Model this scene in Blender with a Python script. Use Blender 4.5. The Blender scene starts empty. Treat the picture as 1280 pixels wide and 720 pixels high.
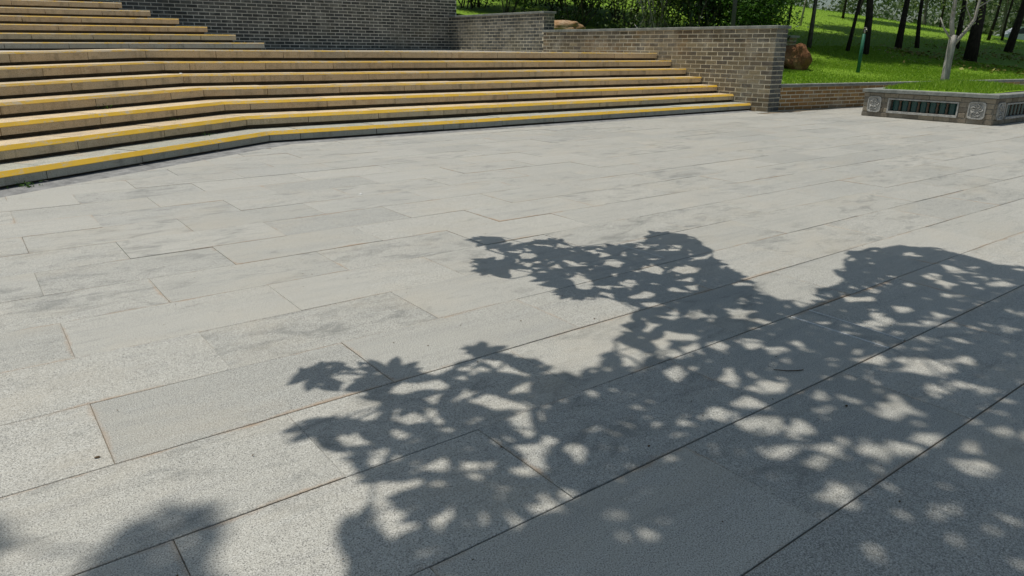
import bpy, math, random
import numpy as np
from mathutils import Matrix, Vector

S = bpy.context.scene
COL = S.collection
R = math.radians
random.seed(11)
rng = np.random.default_rng(11)

# ------------------------------------------------------------------ camera, sky, sun, exposure
# world axes: X runs along the long paving joints and the flight's right half, Y up the stairs, Z up
EYE = Vector((0, 0, 1.01))
c_right = Vector((0.79663551, -0.604379, 0.00989363))
c_up = Vector((0.18457293, 0.25880748, 0.94813054))
c_fwd = Vector((0.57559074, 0.75348836, -0.31772724))
cd = bpy.data.cameras.new('camera')
cam = bpy.data.objects.new('camera', cd)
COL.objects.link(cam)
cd.sensor_width = 36
cd.lens = 892.9 / 1280 * 36
cd.clip_start = .05
cd.clip_end = 2000
m = Matrix((c_right, c_up, -c_fwd)).transposed().to_4x4()
m.translation = EYE
cam.matrix_world = m
S.camera = cam

SUN_EL = R(75.5)
SUN_H = Vector((-.62, .78, 0)).normalized()          # horizontal direction towards the sun
SUN_DIR = Vector((SUN_H.x * math.cos(SUN_EL), SUN_H.y * math.cos(SUN_EL), math.sin(SUN_EL)))
W = bpy.data.worlds.new('World')
S.world = W
W.use_nodes = True
wn = W.node_tree.nodes
sky = wn.new('ShaderNodeTexSky')
sky.sky_type = 'NISHITA'
sky.sun_disc = False
sky.sun_elevation = SUN_EL
sky.sun_rotation = math.atan2(SUN_H.x, SUN_H.y)
sky.air_density = 1.0
sky.dust_density = 2.5
sky.ozone_density = .35
wn['Background'].inputs['Strength'].default_value = .088
tint = wn.new('ShaderNodeMix')
tint.data_type = 'RGBA'
tint.blend_type = 'MULTIPLY'
tint.inputs[0].default_value = 1
tint.inputs[7].default_value = (.89, 1.0, .98, 1)       # hazy summer sky, a touch less violet
W.node_tree.links.new(sky.outputs[0], tint.inputs[6])
W.node_tree.links.new(tint.outputs[2], wn['Background'].inputs['Color'])
sd = bpy.data.lights.new('sun', 'SUN')
sd.energy = 3.9
sd.angle = R(.53)
sd.color = (1, .952, .875)
so = bpy.data.objects.new('sun', sd)
COL.objects.link(so)
so.rotation_euler = SUN_DIR.to_track_quat('Z', 'Y').to_euler()
so.location = (0, 0, 30)
S.view_settings.view_transform = 'Standard'
S.view_settings.look = 'None'
S.view_settings.exposure = -.10
S.view_settings.gamma = 1
S.render.engine = 'CYCLES'
S.cycles.max_bounces = 6


# ------------------------------------------------------------------ object helpers
def link(o, parent=None):
    COL.objects.link(o)
    if parent is not None:
        o.parent = parent
    return o


def tag(o, label=None, cat=None, group=None, kind=None):
    for k, v in (('label', label), ('category', cat), ('group', group), ('kind', kind)):
        if v:
            o[k] = v
    return o


def empty(name, loc=(0, 0, 0), label=None, cat=None, group=None, parent=None):
    o = bpy.data.objects.new(name, None)
    o.location = loc
    o.empty_display_size = .1
    link(o, parent)
    return tag(o, label, cat, group)


def mk(name, verts, faces, mats, parent=None, fm=None, smooth=False, loc=None):
    me = bpy.data.meshes.new(name)
    v = [tuple(map(float, p)) for p in verts]
    me.from_pydata(v, [], [tuple(f) for f in faces])
    if not isinstance(mats, (list, tuple)):
        mats = [mats]
    for mm in mats:
        me.materials.append(mm)
    if fm is not None:
        me.polygons.foreach_set('material_index', list(fm))
    if smooth:
        me.polygons.foreach_set('use_smooth', [True] * len(me.polygons))
    me.update()
    o = bpy.data.objects.new(name, me)
    if loc is not None:
        o.location = loc
    return link(o, parent)


def mk_np(name, V, F, mat, parent=None, loc=None, smooth=False):
    """fast mesh from numpy arrays; F has a constant number of corners"""
    me = bpy.data.meshes.new(name)
    n, k = F.shape
    me.vertices.add(len(V))
    me.vertices.foreach_set('co', V.astype(np.float32).ravel())
    me.loops.add(n * k)
    me.loops.foreach_set('vertex_index', F.astype(np.int32).ravel())
    me.polygons.add(n)
    me.polygons.foreach_set('loop_start', np.arange(0, n * k, k, dtype=np.int32))
    me.polygons.foreach_set('loop_total', np.full(n, k, dtype=np.int32))
    me.materials.append(mat)
    me.update(calc_edges=True)
    me.validate()
    if smooth:
        me.polygons.foreach_set('use_smooth', [True] * len(me.polygons))
    o = bpy.data.objects.new(name, me)
    if loc is not None:
        o.location = loc
    return link(o, parent)


class MB:
    """collects simple solids into one mesh"""
    def __init__(s):
        s.v, s.f, s.m = [], [], []

    def add(s, v, f, mi=0):
        o = len(s.v)
        s.v += [tuple(p) for p in v]
        s.f += [tuple(i + o for i in q) for q in f]
        s.m += [mi] * len(f)

    def box(s, x0, x1, y0, y1, z0, z1, mi=0, mat=None):
        v = [Vector((x, y, z)) for z in (z0, z1) for y in (y0, y1) for x in (x0, x1)]
        if mat is not None:
            v = [mat @ p for p in v]
        s.add(v, [(0, 2, 3, 1), (4, 5, 7, 6), (0, 1, 5, 4), (2, 6, 7, 3), (0, 4, 6, 2), (1, 3, 7, 5)], mi)

    def prism(s, poly, z0, z1, mi=0, top=True):
        n = len(poly)
        v = [(p[0], p[1], z0) for p in poly] + [(p[0], p[1], z1) for p in poly]
        f = [tuple(range(n - 1, -1, -1))] + [(i, (i + 1) % n, n + (i + 1) % n, n + i) for i in range(n)]
        if top:
            f.append(tuple(range(n, 2 * n)))
        s.add(v, f, mi)

    def tube(s, pts, rad, n=8, mi=0, cap=True):
        pts = [Vector(p) for p in pts]
        if not isinstance(rad, (list, tuple)):
            rad = [rad] * len(pts)
        base = len(s.v)
        up = Vector((.3, .2, .93))
        for i, p in enumerate(pts):
            t = (pts[min(i + 1, len(pts) - 1)] - pts[max(i - 1, 0)]).normalized()
            if abs(t.dot(up)) > .96:
                up2 = Vector((1, .1, 0))
            else:
                up2 = up
            a = t.cross(up2).normalized()
            b = t.cross(a).normalized()
            for k in range(n):
                th = 2 * math.pi * k / n
                s.v.append(tuple(p + (a * math.cos(th) + b * math.sin(th)) * rad[i]))
        for i in range(len(pts) - 1):
            for k in range(n):
                k2 = (k + 1) % n
                s.f.append((base + i * n + k, base + (i + 1) * n + k, base + (i + 1) * n + k2, base + i * n + k2))
                s.m.append(mi)
        if cap:
            s.f.append(tuple(base + k for k in range(n)))
            e = base + (len(pts) - 1) * n
            s.f.append(tuple(e + k for k in range(n - 1, -1, -1)))
            s.m += [mi, mi]

    def build(s, name, mats, parent=None, smooth=False, loc=None):
        return mk(name, s.v, s.f, mats, parent, s.m, smooth, loc)


def project(p):
    """pixel position and depth of a world point (only used to rank pieces by visible size)"""
    w = Vector(p) - EYE
    z = w.dot(c_fwd)
    if z < .05:
        return None
    return 640 + 892.9 * w.dot(c_right) / z, 360 - 892.9 * w.dot(c_up) / z, z


def in_view(p, mx=40, my=30):
    q = project(p)
    return q is not None and -mx < q[0] < 1280 + mx and -my < q[1] < 720 + my


# ------------------------------------------------------------------ material helpers
class NT:
    def __init__(s, name, rough=.8, spec=.3):
        s.m = bpy.data.materials.new(name)
        s.m.use_nodes = True
        s.t = s.m.node_tree
        s.b = s.t.nodes['Principled BSDF']
        s.b.inputs['Roughness'].default_value = rough
        s.b.inputs['Specular IOR Level'].default_value = spec

    def n(s, typ, **kw):
        nd = s.t.nodes.new(typ)
        for k, v in kw.items():
            setattr(nd, k, v)
        return nd

    def l(s, a, b):
        s.t.links.new(a, b)

    def pos(s, scale=(1, 1, 1), rand=0.0):
        g = s.n('ShaderNodeNewGeometry')
        out = g.outputs['Position']
        if rand:
            oi = s.n('ShaderNodeObjectInfo')
            mu = s.n('ShaderNodeMath', operation='MULTIPLY')
            mu.inputs[1].default_value = rand
            s.l(oi.outputs['Random'], mu.inputs[0])
            ad = s.n('ShaderNodeVectorMath', operation='ADD')
            s.l(out, ad.inputs[0])
            s.l(mu.outputs[0], ad.inputs[1])
            out = ad.outputs[0]
        mp = s.n('ShaderNodeMapping')
        mp.inputs['Scale'].default_value = scale
        s.l(out, mp.inputs[0])
        return mp.outputs[0]

    def noise(s, vec, scale, detail=4, rough=.6, dist=0):
        nd = s.n('ShaderNodeTexNoise')
        nd.inputs['Scale'].default_value = scale
        nd.inputs['Detail'].default_value = detail
        nd.inputs['Roughness'].default_value = rough
        nd.inputs['Distortion'].default_value = dist
        s.l(vec, nd.inputs['Vector'])
        return nd.outputs['Fac']

    def ramp(s, fac, stops):
        r = s.n('ShaderNodeValToRGB')
        e = r.color_ramp.elements
        while len(e) < len(stops):
            e.new(.5)
        for el, (p, c) in zip(e, stops):
            el.position = p
            el.color = (*c, 1) if len(c) == 3 else c
        s.l(fac, r.inputs[0])
        return r.outputs[0]

    def mr(s, fac, a, b, c, d):
        r = s.n('ShaderNodeMapRange')
        for i, v in zip((1, 2, 3, 4), (a, b, c, d)):
            r.inputs[i].default_value = v
        s.l(fac, r.inputs[0])
        return r.outputs[0]

    def mix(s, fac, a, b, mode='MIX'):
        x = s.n('ShaderNodeMix', data_type='RGBA', blend_type=mode)
        if isinstance(fac, (int, float)):
            x.inputs[0].default_value = fac
        else:
            s.l(fac, x.inputs[0])
        for i, v in ((6, a), (7, b)):
            if isinstance(v, (tuple, list)):
                x.inputs[i].default_value = (*v, 1)
            else:
                s.l(v, x.inputs[i])
        return x.outputs[2]

    def scale(s, col, fac):
        x = s.n('ShaderNodeVectorMath', operation='SCALE')
        s.l(col, x.inputs[0])
        s.l(fac, x.inputs['Scale'])
        return x.outputs[0]

    def math(s, op, a, b=None):
        x = s.n('ShaderNodeMath', operation=op)
        for i, v in enumerate((a, b)):
            if v is None:
                continue
            if isinstance(v, (int, float)):
                x.inputs[i].default_value = v
            else:
                s.l(v, x.inputs[i])
        return x.outputs[0]

    def bump(s, h, strength=.3, dist=.01):
        b = s.n('ShaderNodeBump')
        b.inputs['Strength'].default_value = strength
        b.inputs['Distance'].default_value = dist
        s.l(h, b.inputs['Height'])
        s.l(b.outputs[0], s.b.inputs['Normal'])

    def col(s, c):
        if isinstance(c, (tuple, list)):
            s.b.inputs['Base Color'].default_value = (*c, 1)
        else:
            s.l(c, s.b.inputs['Base Color'])
        return s.m

    def orand(s):
        return s.n('ShaderNodeObjectInfo').outputs['Random']


def granite_paving(name, cellular=False):
    n = NT(name, .48, .5)
    p = n.pos((1, 1, 1), 37.0)
    st = n.noise(n.pos((.9, 9, 1), 23.0), 1.6, 5, .62, .4)          # long streaks of the sawn stone
    st2 = n.noise(n.pos((2.5, 26, 1), 31.0), 1.3, 4, .7)
    blotch = n.noise(p, 1.1, 4, .6)
    if cellular:
        g = n.n('ShaderNodeNewGeometry')
        sep = n.n('ShaderNodeSeparateXYZ')
        n.l(g.outputs['Position'], sep.inputs[0])
        row = n.math('FLOOR', n.math('DIVIDE', n.math('SUBTRACT', sep.outputs[1], .66), .4007))
        colm = n.math('FLOOR', n.math('DIVIDE', n.math('ADD', sep.outputs[0], n.math('MULTIPLY', row, .4)), .8))
        cmb = n.n('ShaderNodeCombineXYZ')
        n.l(row, cmb.inputs[0])
        n.l(colm, cmb.inputs[1])
        wnz = n.n('ShaderNodeTexWhiteNoise', noise_dimensions='3D')
        n.l(cmb.outputs[0], wnz.inputs[0])
        rnd = wnz.outputs['Value']
    else:
        rnd = n.orand()
    base = n.ramp(rnd, [(0, (.325, .320, .284)), (.2, (.38, .370, .324)), (.5, (.395, .384, .337)), (.8, (.425, .410, .357)), (1, (.352, .348, .312))])
    c = n.mix(n.mr(st, .5, .7, 0, .3), base, (.20, .205, .20))
    c = n.mix(n.mr(st2, .56, .74, 0, .3), c, (.19, .19, .18))
    c = n.mix(n.mr(st2, .46, .28, 0, .25), c, (.50, .51, .48))
    c = n.mix(n.mr(blotch, .52, .7, 0, .28), c, (.31, .30, .265))
    # speckle of the grains: dark mica, pale feldspar
    sp = n.noise(p, 300, 2, .7)
    sp2 = n.noise(n.pos((1, 1, 1), 5.0), 150, 3, .75)
    c = n.mix(n.mr(sp, .52, .66, 0, .85), c, (.07, .07, .068))
    c = n.mix(n.mr(sp, .47, .33, 0, .75), c, (.62, .615, .58))
    c = n.mix(n.mr(sp2, .56, .72, 0, .5), c, (.13, .13, .128))
    # dark mould patches
    mo = n.noise(n.pos((1.3, 2.6, 1), 11.0), 3.4, 6, .75, .6)
    lo = n.mr(n.math('FRACT', n.math('MULTIPLY', rnd, 7.31)), 0, 1, .62, .48)       # some slabs carry much more mould than others
    c = n.mix(n.mr(n.math('SUBTRACT', mo, lo), 0, .16, 0, .55), c, (.12, .125, .115))
    warm = n.noise(n.pos((1, 1.6, 1), 17.0), 1.7, 4, .65)
    c = n.mix(n.mr(warm, .5, .7, 0, .35), c, (.40, .36, .285))
    # rust-brown soil stain that follows some joints
    if not cellular:
        tc = n.n('ShaderNodeTexCoord')
        sep = n.n('ShaderNodeSeparateXYZ')
        n.l(tc.outputs['Generated'], sep.inputs[0])
        ex = n.math('MULTIPLY', n.math('MINIMUM', sep.outputs[0], n.math('SUBTRACT', 1, sep.outputs[0])), 2.0)
        ey = n.math('MINIMUM', sep.outputs[1], n.math('SUBTRACT', 1, sep.outputs[1]))
        e = n.math('MINIMUM', ex, ey)
        sn = n.noise(p, 2.3, 5, .7)
        e2 = n.math('ADD', e, n.math('MULTIPLY', n.math('SUBTRACT', sn, .60), -.30))
        rs_ = n.noise(n.pos((1, 1, 1), 3.0), .55, 2, .5)
        c = n.mix(n.math('MULTIPLY', n.mr(e2, .045, -.01, 0, .68), n.mr(rs_, .38, .55, 0, 1)), c, (.34, .225, .13))
    n.col(c)
    hb = n.math('ADD', n.math('MULTIPLY', sp, .35), n.math('MULTIPLY', sp2, .8))
    n.bump(hb, .5, .004)
    n.l(n.mr(sp2, .3, .7, .42, .66), n.b.inputs['Roughness'])
    return n.m


def step_stone(name, a, b, dark):
    n = NT(name, .7, .3)
    p = n.pos((1, 1, 1), 19.0)
    c = n.mix(n.noise(p, 1.6, 4, .6), a, b)
    c = n.mix(n.mr(n.orand(), 0, 1, 0, .5), c, dark)
    c = n.mix(n.mr(n.noise(n.pos((1, 1, 2.5), 7.0), 6, 6, .7), .52, .75, 0, .55), c, tuple(x * .4 for x in dark))
    c = n.mix(n.mr(n.noise(p, 2.2, 4, .7), .55, .75, 0, .6), c, (.42, .25, .12))
    dr = n.noise(n.pos((9, 9, .8), 4.0), 1.0, 5, .7, .3)                          # run-off streaks
    c = n.mix(n.mr(dr, .52, .70, 0, .55), c, tuple(x * .38 for x in dark))
    gr = n.noise(n.pos((1, 1, 3), 2.0), .8, 3, .6)
    c = n.mix(n.mr(gr, .48, .68, 0, .45), c, (.36, .34, .28))
    sp = n.noise(p, 160, 2, .7)
    c = n.mix(n.mr(sp, .54, .68, 0, .6), c, tuple(x * .35 for x in dark))
    c = n.mix(n.mr(sp, .46, .34, 0, .35), c, (.62, .60, .55))
    n.col(c)
    n.bump(sp, .4, .004)
    return n.m


def paint(name, wear, colr, stone):
    n = NT(name, .55, .35)
    f = n.noise(n.pos((1.6, 1.6, 9)), 3.4, 9, .8)
    f2 = n.noise(n.pos(), 45, 3, .7)
    k = n.math('ADD', f, n.math('MULTIPLY', n.math('SUBTRACT', f2, .5), .35))
    c = n.mix(n.mr(n.noise(n.pos(), 5, 4, .6), .4, .7, 0, .5), colr, tuple(x * .75 for x in colr))
    c = n.mix(n.mr(k, wear - .05, wear + .05, 0, 1), stone, c)
    n.col(c)
    return n.m


def brick_mat(name, c1, c2, c3, stain=(.30, .17, .07), samt=.5, cellular=0):
    n = NT(name, .85, .2)
    rnd = n.n('ShaderNodeNewGeometry').outputs['Random Per Island'] if cellular else n.orand()
    c = n.ramp(rnd, [(0, c1), (.4, c2), (.75, c3), (1, tuple(x * .55 for x in c1))])
    p = n.pos((1, 1, 1))
    c = n.mix(n.mr(n.noise(p, .9, 5, .7), .5, .68, 0, samt), c, stain)
    c = n.mix(n.mr(n.noise(p, 38, 4, .7), .45, .75, 0, .5), c, tuple(x * .45 for x in c2))
    c = n.mix(n.mr(n.noise(p, 1.9, 7, .75), .50, .70, 0, .65), c, (.36, .35, .295))     # lime bloom
    n.col(c)
    n.bump(n.noise(p, 70, 4, .7), .5, .006)
    return n.m


def rough_mat(name, c1, c2, sc=12, rough=.9, bump=.5, detail=6, bd=.01):
    n = NT(name, rough, .2)
    p = n.pos()
    f = n.noise(p, sc, detail, .7)
    c = n.mix(n.mr(f, .3, .7, 0, 1), c1, c2)
    n.col(c)
    n.bump(f, bump, bd)
    return n.m


def leaf_mat(name, c1, c2, c3, trans=.35):
    n = NT(name, .5, .35)
    rnd = n.n('ShaderNodeNewGeometry').outputs['Random Per Island']
    c = n.ramp(rnd, [(0, c1), (.55, c2), (1, c3)])
    n.col(c)
    tr = n.n('ShaderNodeBsdfTranslucent')
    n.l(c, tr.inputs['Color'])
    mx = n.n('ShaderNodeMixShader')
    mx.inputs[0].default_value = trans
    n.l(n.b.outputs[0], mx.inputs[1])
    n.l(tr.outputs[0], mx.inputs[2])
    n.l(mx.outputs[0], n.t.nodes['Material Output'].inputs['Surface'])
    return n.m


def bark_mat(name, c1, c2, sc=9):
    n = NT(name, .9, .15)
    f = n.noise(n.pos((3, 3, .7)), sc, 6, .75, .4)
    n.col(n.mix(n.mr(f, .35, .65, 0, 1), c1, c2))
    n.bump(f, .8, .02)
    return n.m


M_PAVE = granite_paving('granite_paving')
M_PAVE_FAR = granite_paving('granite_paving_far', True)
M_BED = rough_mat('joint_soil', (.05, .042, .03), (.36, .29, .20), 1.3)
M_CEMENT = rough_mat('rough_cement', (.12, .12, .12), (.32, .32, .31), 9, .95, .9, 8, .02)
M_STEP = step_stone('step_granite', (.62, .475, .285), (.68, .545, .355), (.42, .31, .18))
M_STEP_GREY = step_stone('step_granite_grey', (.37, .365, .30), (.44, .43, .365), (.27, .275, .22))
M_RISER = rough_mat('riser_mortar', (.06, .05, .036), (.15, .12, .08), 7)
M_LAND = step_stone('landing_granite', (.45, .41, .35), (.52, .48, .42), (.36, .32, .27))
STONE = (.53, .44, .30)
M_PAINT = [paint('yellow_paint', .425, (.76, .47, .045), STONE), paint('yellow_paint_worn', .455, (.70, .44, .07), STONE), paint('yellow_paint_traces', .53, (.66, .42, .06), STONE)]
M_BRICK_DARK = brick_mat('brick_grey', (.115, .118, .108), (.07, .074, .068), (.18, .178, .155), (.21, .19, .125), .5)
M_BRICK_DARK_F = brick_mat('brick_grey_far', (.115, .118, .108), (.07, .074, .068), (.18, .178, .155), (.21, .19, .125), .5, 1)
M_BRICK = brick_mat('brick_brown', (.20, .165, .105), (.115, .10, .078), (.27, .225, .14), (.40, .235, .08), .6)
M_BRICK_F = brick_mat('brick_brown_far', (.19, .165, .12), (.14, .125, .10), (.24, .205, .14), (.36, .21, .08), .75, 1)
M_BRICK_QUOIN = brick_mat('brick_quoin', (.15, .145, .13), (.10, .10, .095), (.20, .185, .15), (.28, .19, .09), .4)
M_BRICK_OR = brick_mat('brick_orange', (.44, .235, .08), (.26, .16, .075), (.50, .30, .11), (.16, .13, .07), .5)
M_BRICK_PL = brick_mat('brick_planter', (.27, .225, .165), (.17, .15, .12), (.34, .29, .215), (.10, .10, .07), .5)
M_MORTAR = rough_mat('mortar', (.42, .36, .26), (.84, .77, .59), 1.3)
M_MORTAR_D = rough_mat('mortar_grey', (.32, .31, .26), (.84, .81, .69), 1.1)
M_MORTAR_P = rough_mat('mortar_stained', (.12, .105, .08), (.30, .28, .23), 6)
M_COPING = rough_mat('coping_stone', (.13, .14, .125), (.29, .30, .27), 7, .8, .4)
M_LAWN_SOIL = rough_mat('lawn_ground', (.12, .225, .012), (.18, .29, .02), 5)
M_SOIL = rough_mat('bare_ground', (.10, .085, .055), (.16, .13, .08), 3)
M_GRASS = leaf_mat('grass_blade', (.16, .30, .014), (.22, .375, .022), (.30, .43, .045), .4)
M_WHITE_STONE = rough_mat('carved_stone', (.20, .195, .175), (.52, .51, .47), 17, .85, .6)
M_TEAL = NT('green_glaze', .25, .5).col((.012, .06, .055))
M_BALUSTER = rough_mat('baluster_clay', (.08, .06, .042), (.14, .10, .068), 15)

# ------------------------------------------------------------------ ground and paving
CU = .8464948686                                     # left half of the flight: direction (CU, CV), turned from X
CV = .5323968796


def perp(a, b):
    return -CV * a + CU * b


g = MB()
g.add([(-700, -700, -.35), (900, -700, -.35), (900, 900, -.35), (-700, 900, -.35)], [(0, 1, 2, 3)])
tag(g.build('ground', M_SOIL), kind='structure')

plaza = tag(mk('plaza_paving', [(-14, -14, -.007), (34, -14, -.007), (34, 8.3, -.007), (-14, 8.3, -.007)], [(0, 1, 2, 3)], M_BED), kind='structure')


def clip(poly, n, c):
    """keep the part of a polygon where n.p <= c"""
    out = []
    for i in range(len(poly)):
        p, q = poly[i], poly[(i + 1) % len(poly)]
        dp, dq = n[0] * p[0] + n[1] * p[1] - c, n[0] * q[0] + n[1] * q[1] - c
        if dp <= 0:
            out.append(p)
        if dp * dq < 0:
            t = dp / (dp - dq)
            out.append((p[0] + (q[0] - p[0]) * t, p[1] + (q[1] - p[1]) * t))
    return out


def area(poly):
    return .5 * sum(poly[i][0] * poly[(i + 1) % len(poly)][1] - poly[(i + 1) % len(poly)][0] * poly[i][1] for i in range(len(poly)))


def slab_geo(poly, z=0.0, bev=.0014, tilt=(0, 0)):
    n = len(poly)
    cx = sum(p[0] for p in poly) / n
    cy = sum(p[1] for p in poly) / n

    def tz(x, y):
        return z + tilt[0] * (x - cx) + tilt[1] * (y - cy)
    ins = []
    for p in poly:
        dx, dy = cx - p[0], cy - p[1]
        ins.append((p[0] + math.copysign(min(bev, abs(dx)), dx), p[1] + math.copysign(min(bev, abs(dy)), dy)))
    v = [(p[0], p[1], -.05) for p in poly] + [(p[0], p[1], tz(*p) - .0012) for p in poly] + [(p[0], p[1], tz(*p)) for p in ins]
    f = []
    for i in range(n):
        j = (i + 1) % n
        f.append((i, j, n + j, n + i))
        f.append((n + i, n + j, 2 * n + j, 2 * n + i))
    f.append(tuple(range(2 * n, 3 * n)))
    return v, f


ROW0, PITCH, LEN = .66, .4007, .797
slabs = []
rr = random.Random(5)
for k in range(-20, 19):
    b0 = ROW0 + PITCH * k
    b1 = b0 + PITCH
    off = (.165 if k % 2 else .558) + rr.uniform(-.012, .012)
    if k < 3:
        off += .05
    for j in range(-14, 40):
        a0 = off + LEN * j
        gap = rr.choice((.0007, .001, .0014, .0019))
        gy = .0012 + .0011 * rr.random()
        if k in (0, 2):
            gy += .0010
        a1 = a0 + LEN
        if k == 1 and 1.7 < a0 < 2.0:
            a1 = 2.520                               # a narrow make-up piece follows, between two pale joints
        elif k == 1 and 2.5 < a0 < 2.8:
            slabs.append((1e4, [(2.529, b0 + gy), (2.636, b0 + gy), (2.650, b1 - gy), (2.529, b1 - gy)], 0, (0, 0)))
            a0, a1 = 2.655, a0 + LEN
        poly = [(a0 + gap, b0 + gy), (a1 - gap, b0 + gy), (a1 - gap, b1 - gy), (a0 + gap, b1 - gy)]
        poly = clip(poly, (-CV, CU), 5.02)
        if len(poly) >= 3:
            poly = clip(poly, (0, 1), 7.72 if a0 < 10.9 else 7.30)
        if len(poly) < 3 or area(poly) < .01:
            continue
        c = (sum(p[0] for p in poly) / len(poly), sum(p[1] for p in poly) / len(poly))
        vis = False
        q = [project((p[0], p[1], 0)) for p in poly + [c]]
        ok = [t for t in q if t and -5 < t[0] < 1285 and -5 < t[1] < 725]
        ar = 0
        if ok and all(q):
            pr = [(t[0], t[1]) for t in q[:-1]]
            ar = abs(area(pr)) * len(ok) / len(q)
        elif ok:
            ar = 1e5
        slabs.append((ar, poly, rr.uniform(-.0012, .0012), (rr.gauss(0, .0012), rr.gauss(0, .002))))
slabs.sort(key=lambda t: -t[0])
rest = MB()
full_mesh = None
for i, (ar, poly, z, tilt) in enumerate(slabs):
    if i < 298 and ar > 0:
        cx = sum(p[0] for p in poly) / len(poly)
        cy = sum(p[1] for p in poly) / len(poly)
        loc = [(p[0] - cx, p[1] - cy) for p in poly]
        if len(poly) == 4 and abs(area(poly) - .79 * .395) < .012:
            if full_mesh is None:
                v, f = slab_geo(loc)
                o = mk('paving_slab', v, f, M_PAVE, plaza, loc=(cx, cy, z))
                full_mesh = o.data
            else:
                o = bpy.data.objects.new('paving_slab', full_mesh)
                o.location = (cx, cy, z)
                o.scale = ((loc[1][0] - loc[0][0]) / .7927, (loc[2][1] - loc[1][1]) / .395, 1)
                link(o, plaza)
            o.rotation_euler = (tilt[1], -tilt[0], 0)
        else:
            v, f = slab_geo(loc, 0, .0014, tilt)
            mk('paving_slab', v, f, M_PAVE, plaza, loc=(cx, cy, z))
    else:
        v, f = slab_geo(poly, z, .0014, tilt)
        rest.add(v, f)
tag(rest.build('paving_slab_field', M_PAVE_FAR, plaza), kind='stuff')
M_PALE = rough_mat('pale_joint', (.50, .50, .48), (.68, .68, .66), 25)
for x0, x1, y0, y1, ww in ((2.5245, 2.5245, 1.064, 1.455, .004), (2.648, 2.655, 1.07, 1.455, .003), (2.762, 2.755, 2.33, 2.655, .0025)):
    mk('joint_filler', [(x0 - ww, y0, .0014), (x0 + ww, y0, .0014), (x1 + ww, y1, .0014), (x1 - ww, y1, .0014), (x0 - ww, y0, -.006), (x0 + ww, y0, -.006), (x1 + ww, y1, -.006), (x1 - ww, y1, -.006)],
       [(0, 1, 2, 3), (4, 5, 1, 0), (5, 6, 2, 1), (6, 7, 3, 2), (7, 4, 0, 3)], M_PALE, plaza)

# rough cement fillet between the paving and the bottom step (left half and right half)
BX, BY = 2.72, 7.90                                 # bend of the bottom riser


def along(s, p):
    """point at distance s before the bend along the left half, p behind its base line"""
    return (BX - CU * s - CV * p, BY - CV * s + CU * p)


cm = MB()
rw = random.Random(9)
N = 60
for i in range(N):
    s0, s1 = 9.0 * i / N, 9.0 * (i + 1) / N
    q = [along(s0, -.26), along(s1, -.26), along(s1, .1), along(s0, .1)]
    cm.add([(*q[0], -.011), (*q[1], -.011), (*q[2], .012), (*q[3], .012)], [(0, 3, 2, 1)])
cm.add([(*along(0, -.26), -.011), (*along(0, .1), .012), (BX, 7.99, .012), (11.3, 7.99, .012), (11.3, 7.70, -.011), (BX + .05, 7.70, -.011)], [(5, 4, 3, 2, 1, 0)])
tag(cm.build('cement_strip', M_CEMENT), kind='structure')

# ------------------------------------------------------------------ lower flight of stairs
WA = 11.39                                          # face of the brick wall that closes the stairs on the right
NB0, TREAD, Z1, RISE = 7.905, .383, .125, .1385


def step_line(i):
    """nose line of step i (0-based): bend point, z"""
    b = NB0 + TREAD * i
    pp = 5.262 + TREAD * i
    a = (CU * b - pp) / CV
    return a, b, Z1 + RISE * i


LEFT_LEN = 9.0


def drop(i, s):
    return -.0125 * i * min(s, 6.0) / 3.9


stairs = empty('stone_staircase', (5, 9, 0), 'broad lower stone flight of seven steps with bright yellow edges rising from the paving', 'staircase')


def child(o, parent):
    """parent without moving"""
    o.parent = parent
    o.matrix_parent_inverse = Matrix.Translation(parent.location).inverted()
    return o


def profile(w):
    """section of a step stone; w scales the painted chamfer of its nose"""
    return [(0, -.097), (0, -.037 * w), (.03 * w, 0), (.47, 0), (.47, -.097)]


PROFILE = profile(1)


def slab_piece(P, d, inn, c0, c1, s0, s1, z, zf, mats, name, parent, prof=PROFILE):
    """one stone of a step: P origin of the nose line, d direction, inn inward direction; c0/c1 skew of the two end cuts"""
    v = []
    for s, c in ((s0, c0), (s1, c1)):
        for (pp, h) in prof:
            x = P[0] + d[0] * (s + c * pp) + inn[0] * pp
            y = P[1] + d[1] * (s + c * pp) + inn[1] * pp
            v.append((x, y, z + h + zf(s)))
    n = len(prof)
    f = [tuple(range(n)), tuple(range(2 * n - 1, n - 1, -1))]
    for i in range(n):
        j = (i + 1) % n
        f.append((i, n + i, n + j, j))
    cx = sum(p[0] for p in v) / len(v)
    cy = sum(p[1] for p in v) / len(v)
    cz = sum(p[2] for p in v) / len(v)
    o = mk(name, [(p[0] - cx, p[1] - cy, p[2] - cz) for p in v], f, mats, None, loc=(cx, cy, cz))
    return child2(o, parent)


def child2(o, parent):
    """parent without moving; every parent keeps its world position in .location"""
    o.parent = parent
    o.matrix_parent_inverse = Matrix.Translation(parent.location).inverted()
    return o


def stripe_piece(mb, P, d, inn, c0, c1, s0, s1, z, zf, cuts, w=1.0):
    """painted band, a 2 mm skin over the chamfer"""
    e = .0018
    pr = [(-e, -.037 * w - .004), (-e, -.037 * w), (.03 * w - e, e), (.03 * w + .006, e)]
    ns = max(2, int((s1 - s0) / .5))
    base = len(mb.v)
    for k in range(ns + 1):
        t = k / ns
        s = s0 + (s1 - s0) * t
        c = c0 if k == 0 else (c1 if k == ns else 0)
        for pp, h in pr:
            mb.v.append((P[0] + d[0] * (s + c * pp) + inn[0] * pp, P[1] + d[1] * (s + c * pp) + inn[1] * pp, z + h + zf(s)))
    for k in range(ns):
        for j in range(3):
            a0 = base + k * 4 + j
            mb.f.append((a0, a0 + 4, a0 + 5, a0 + 1))
            mb.m.append(0)


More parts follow.
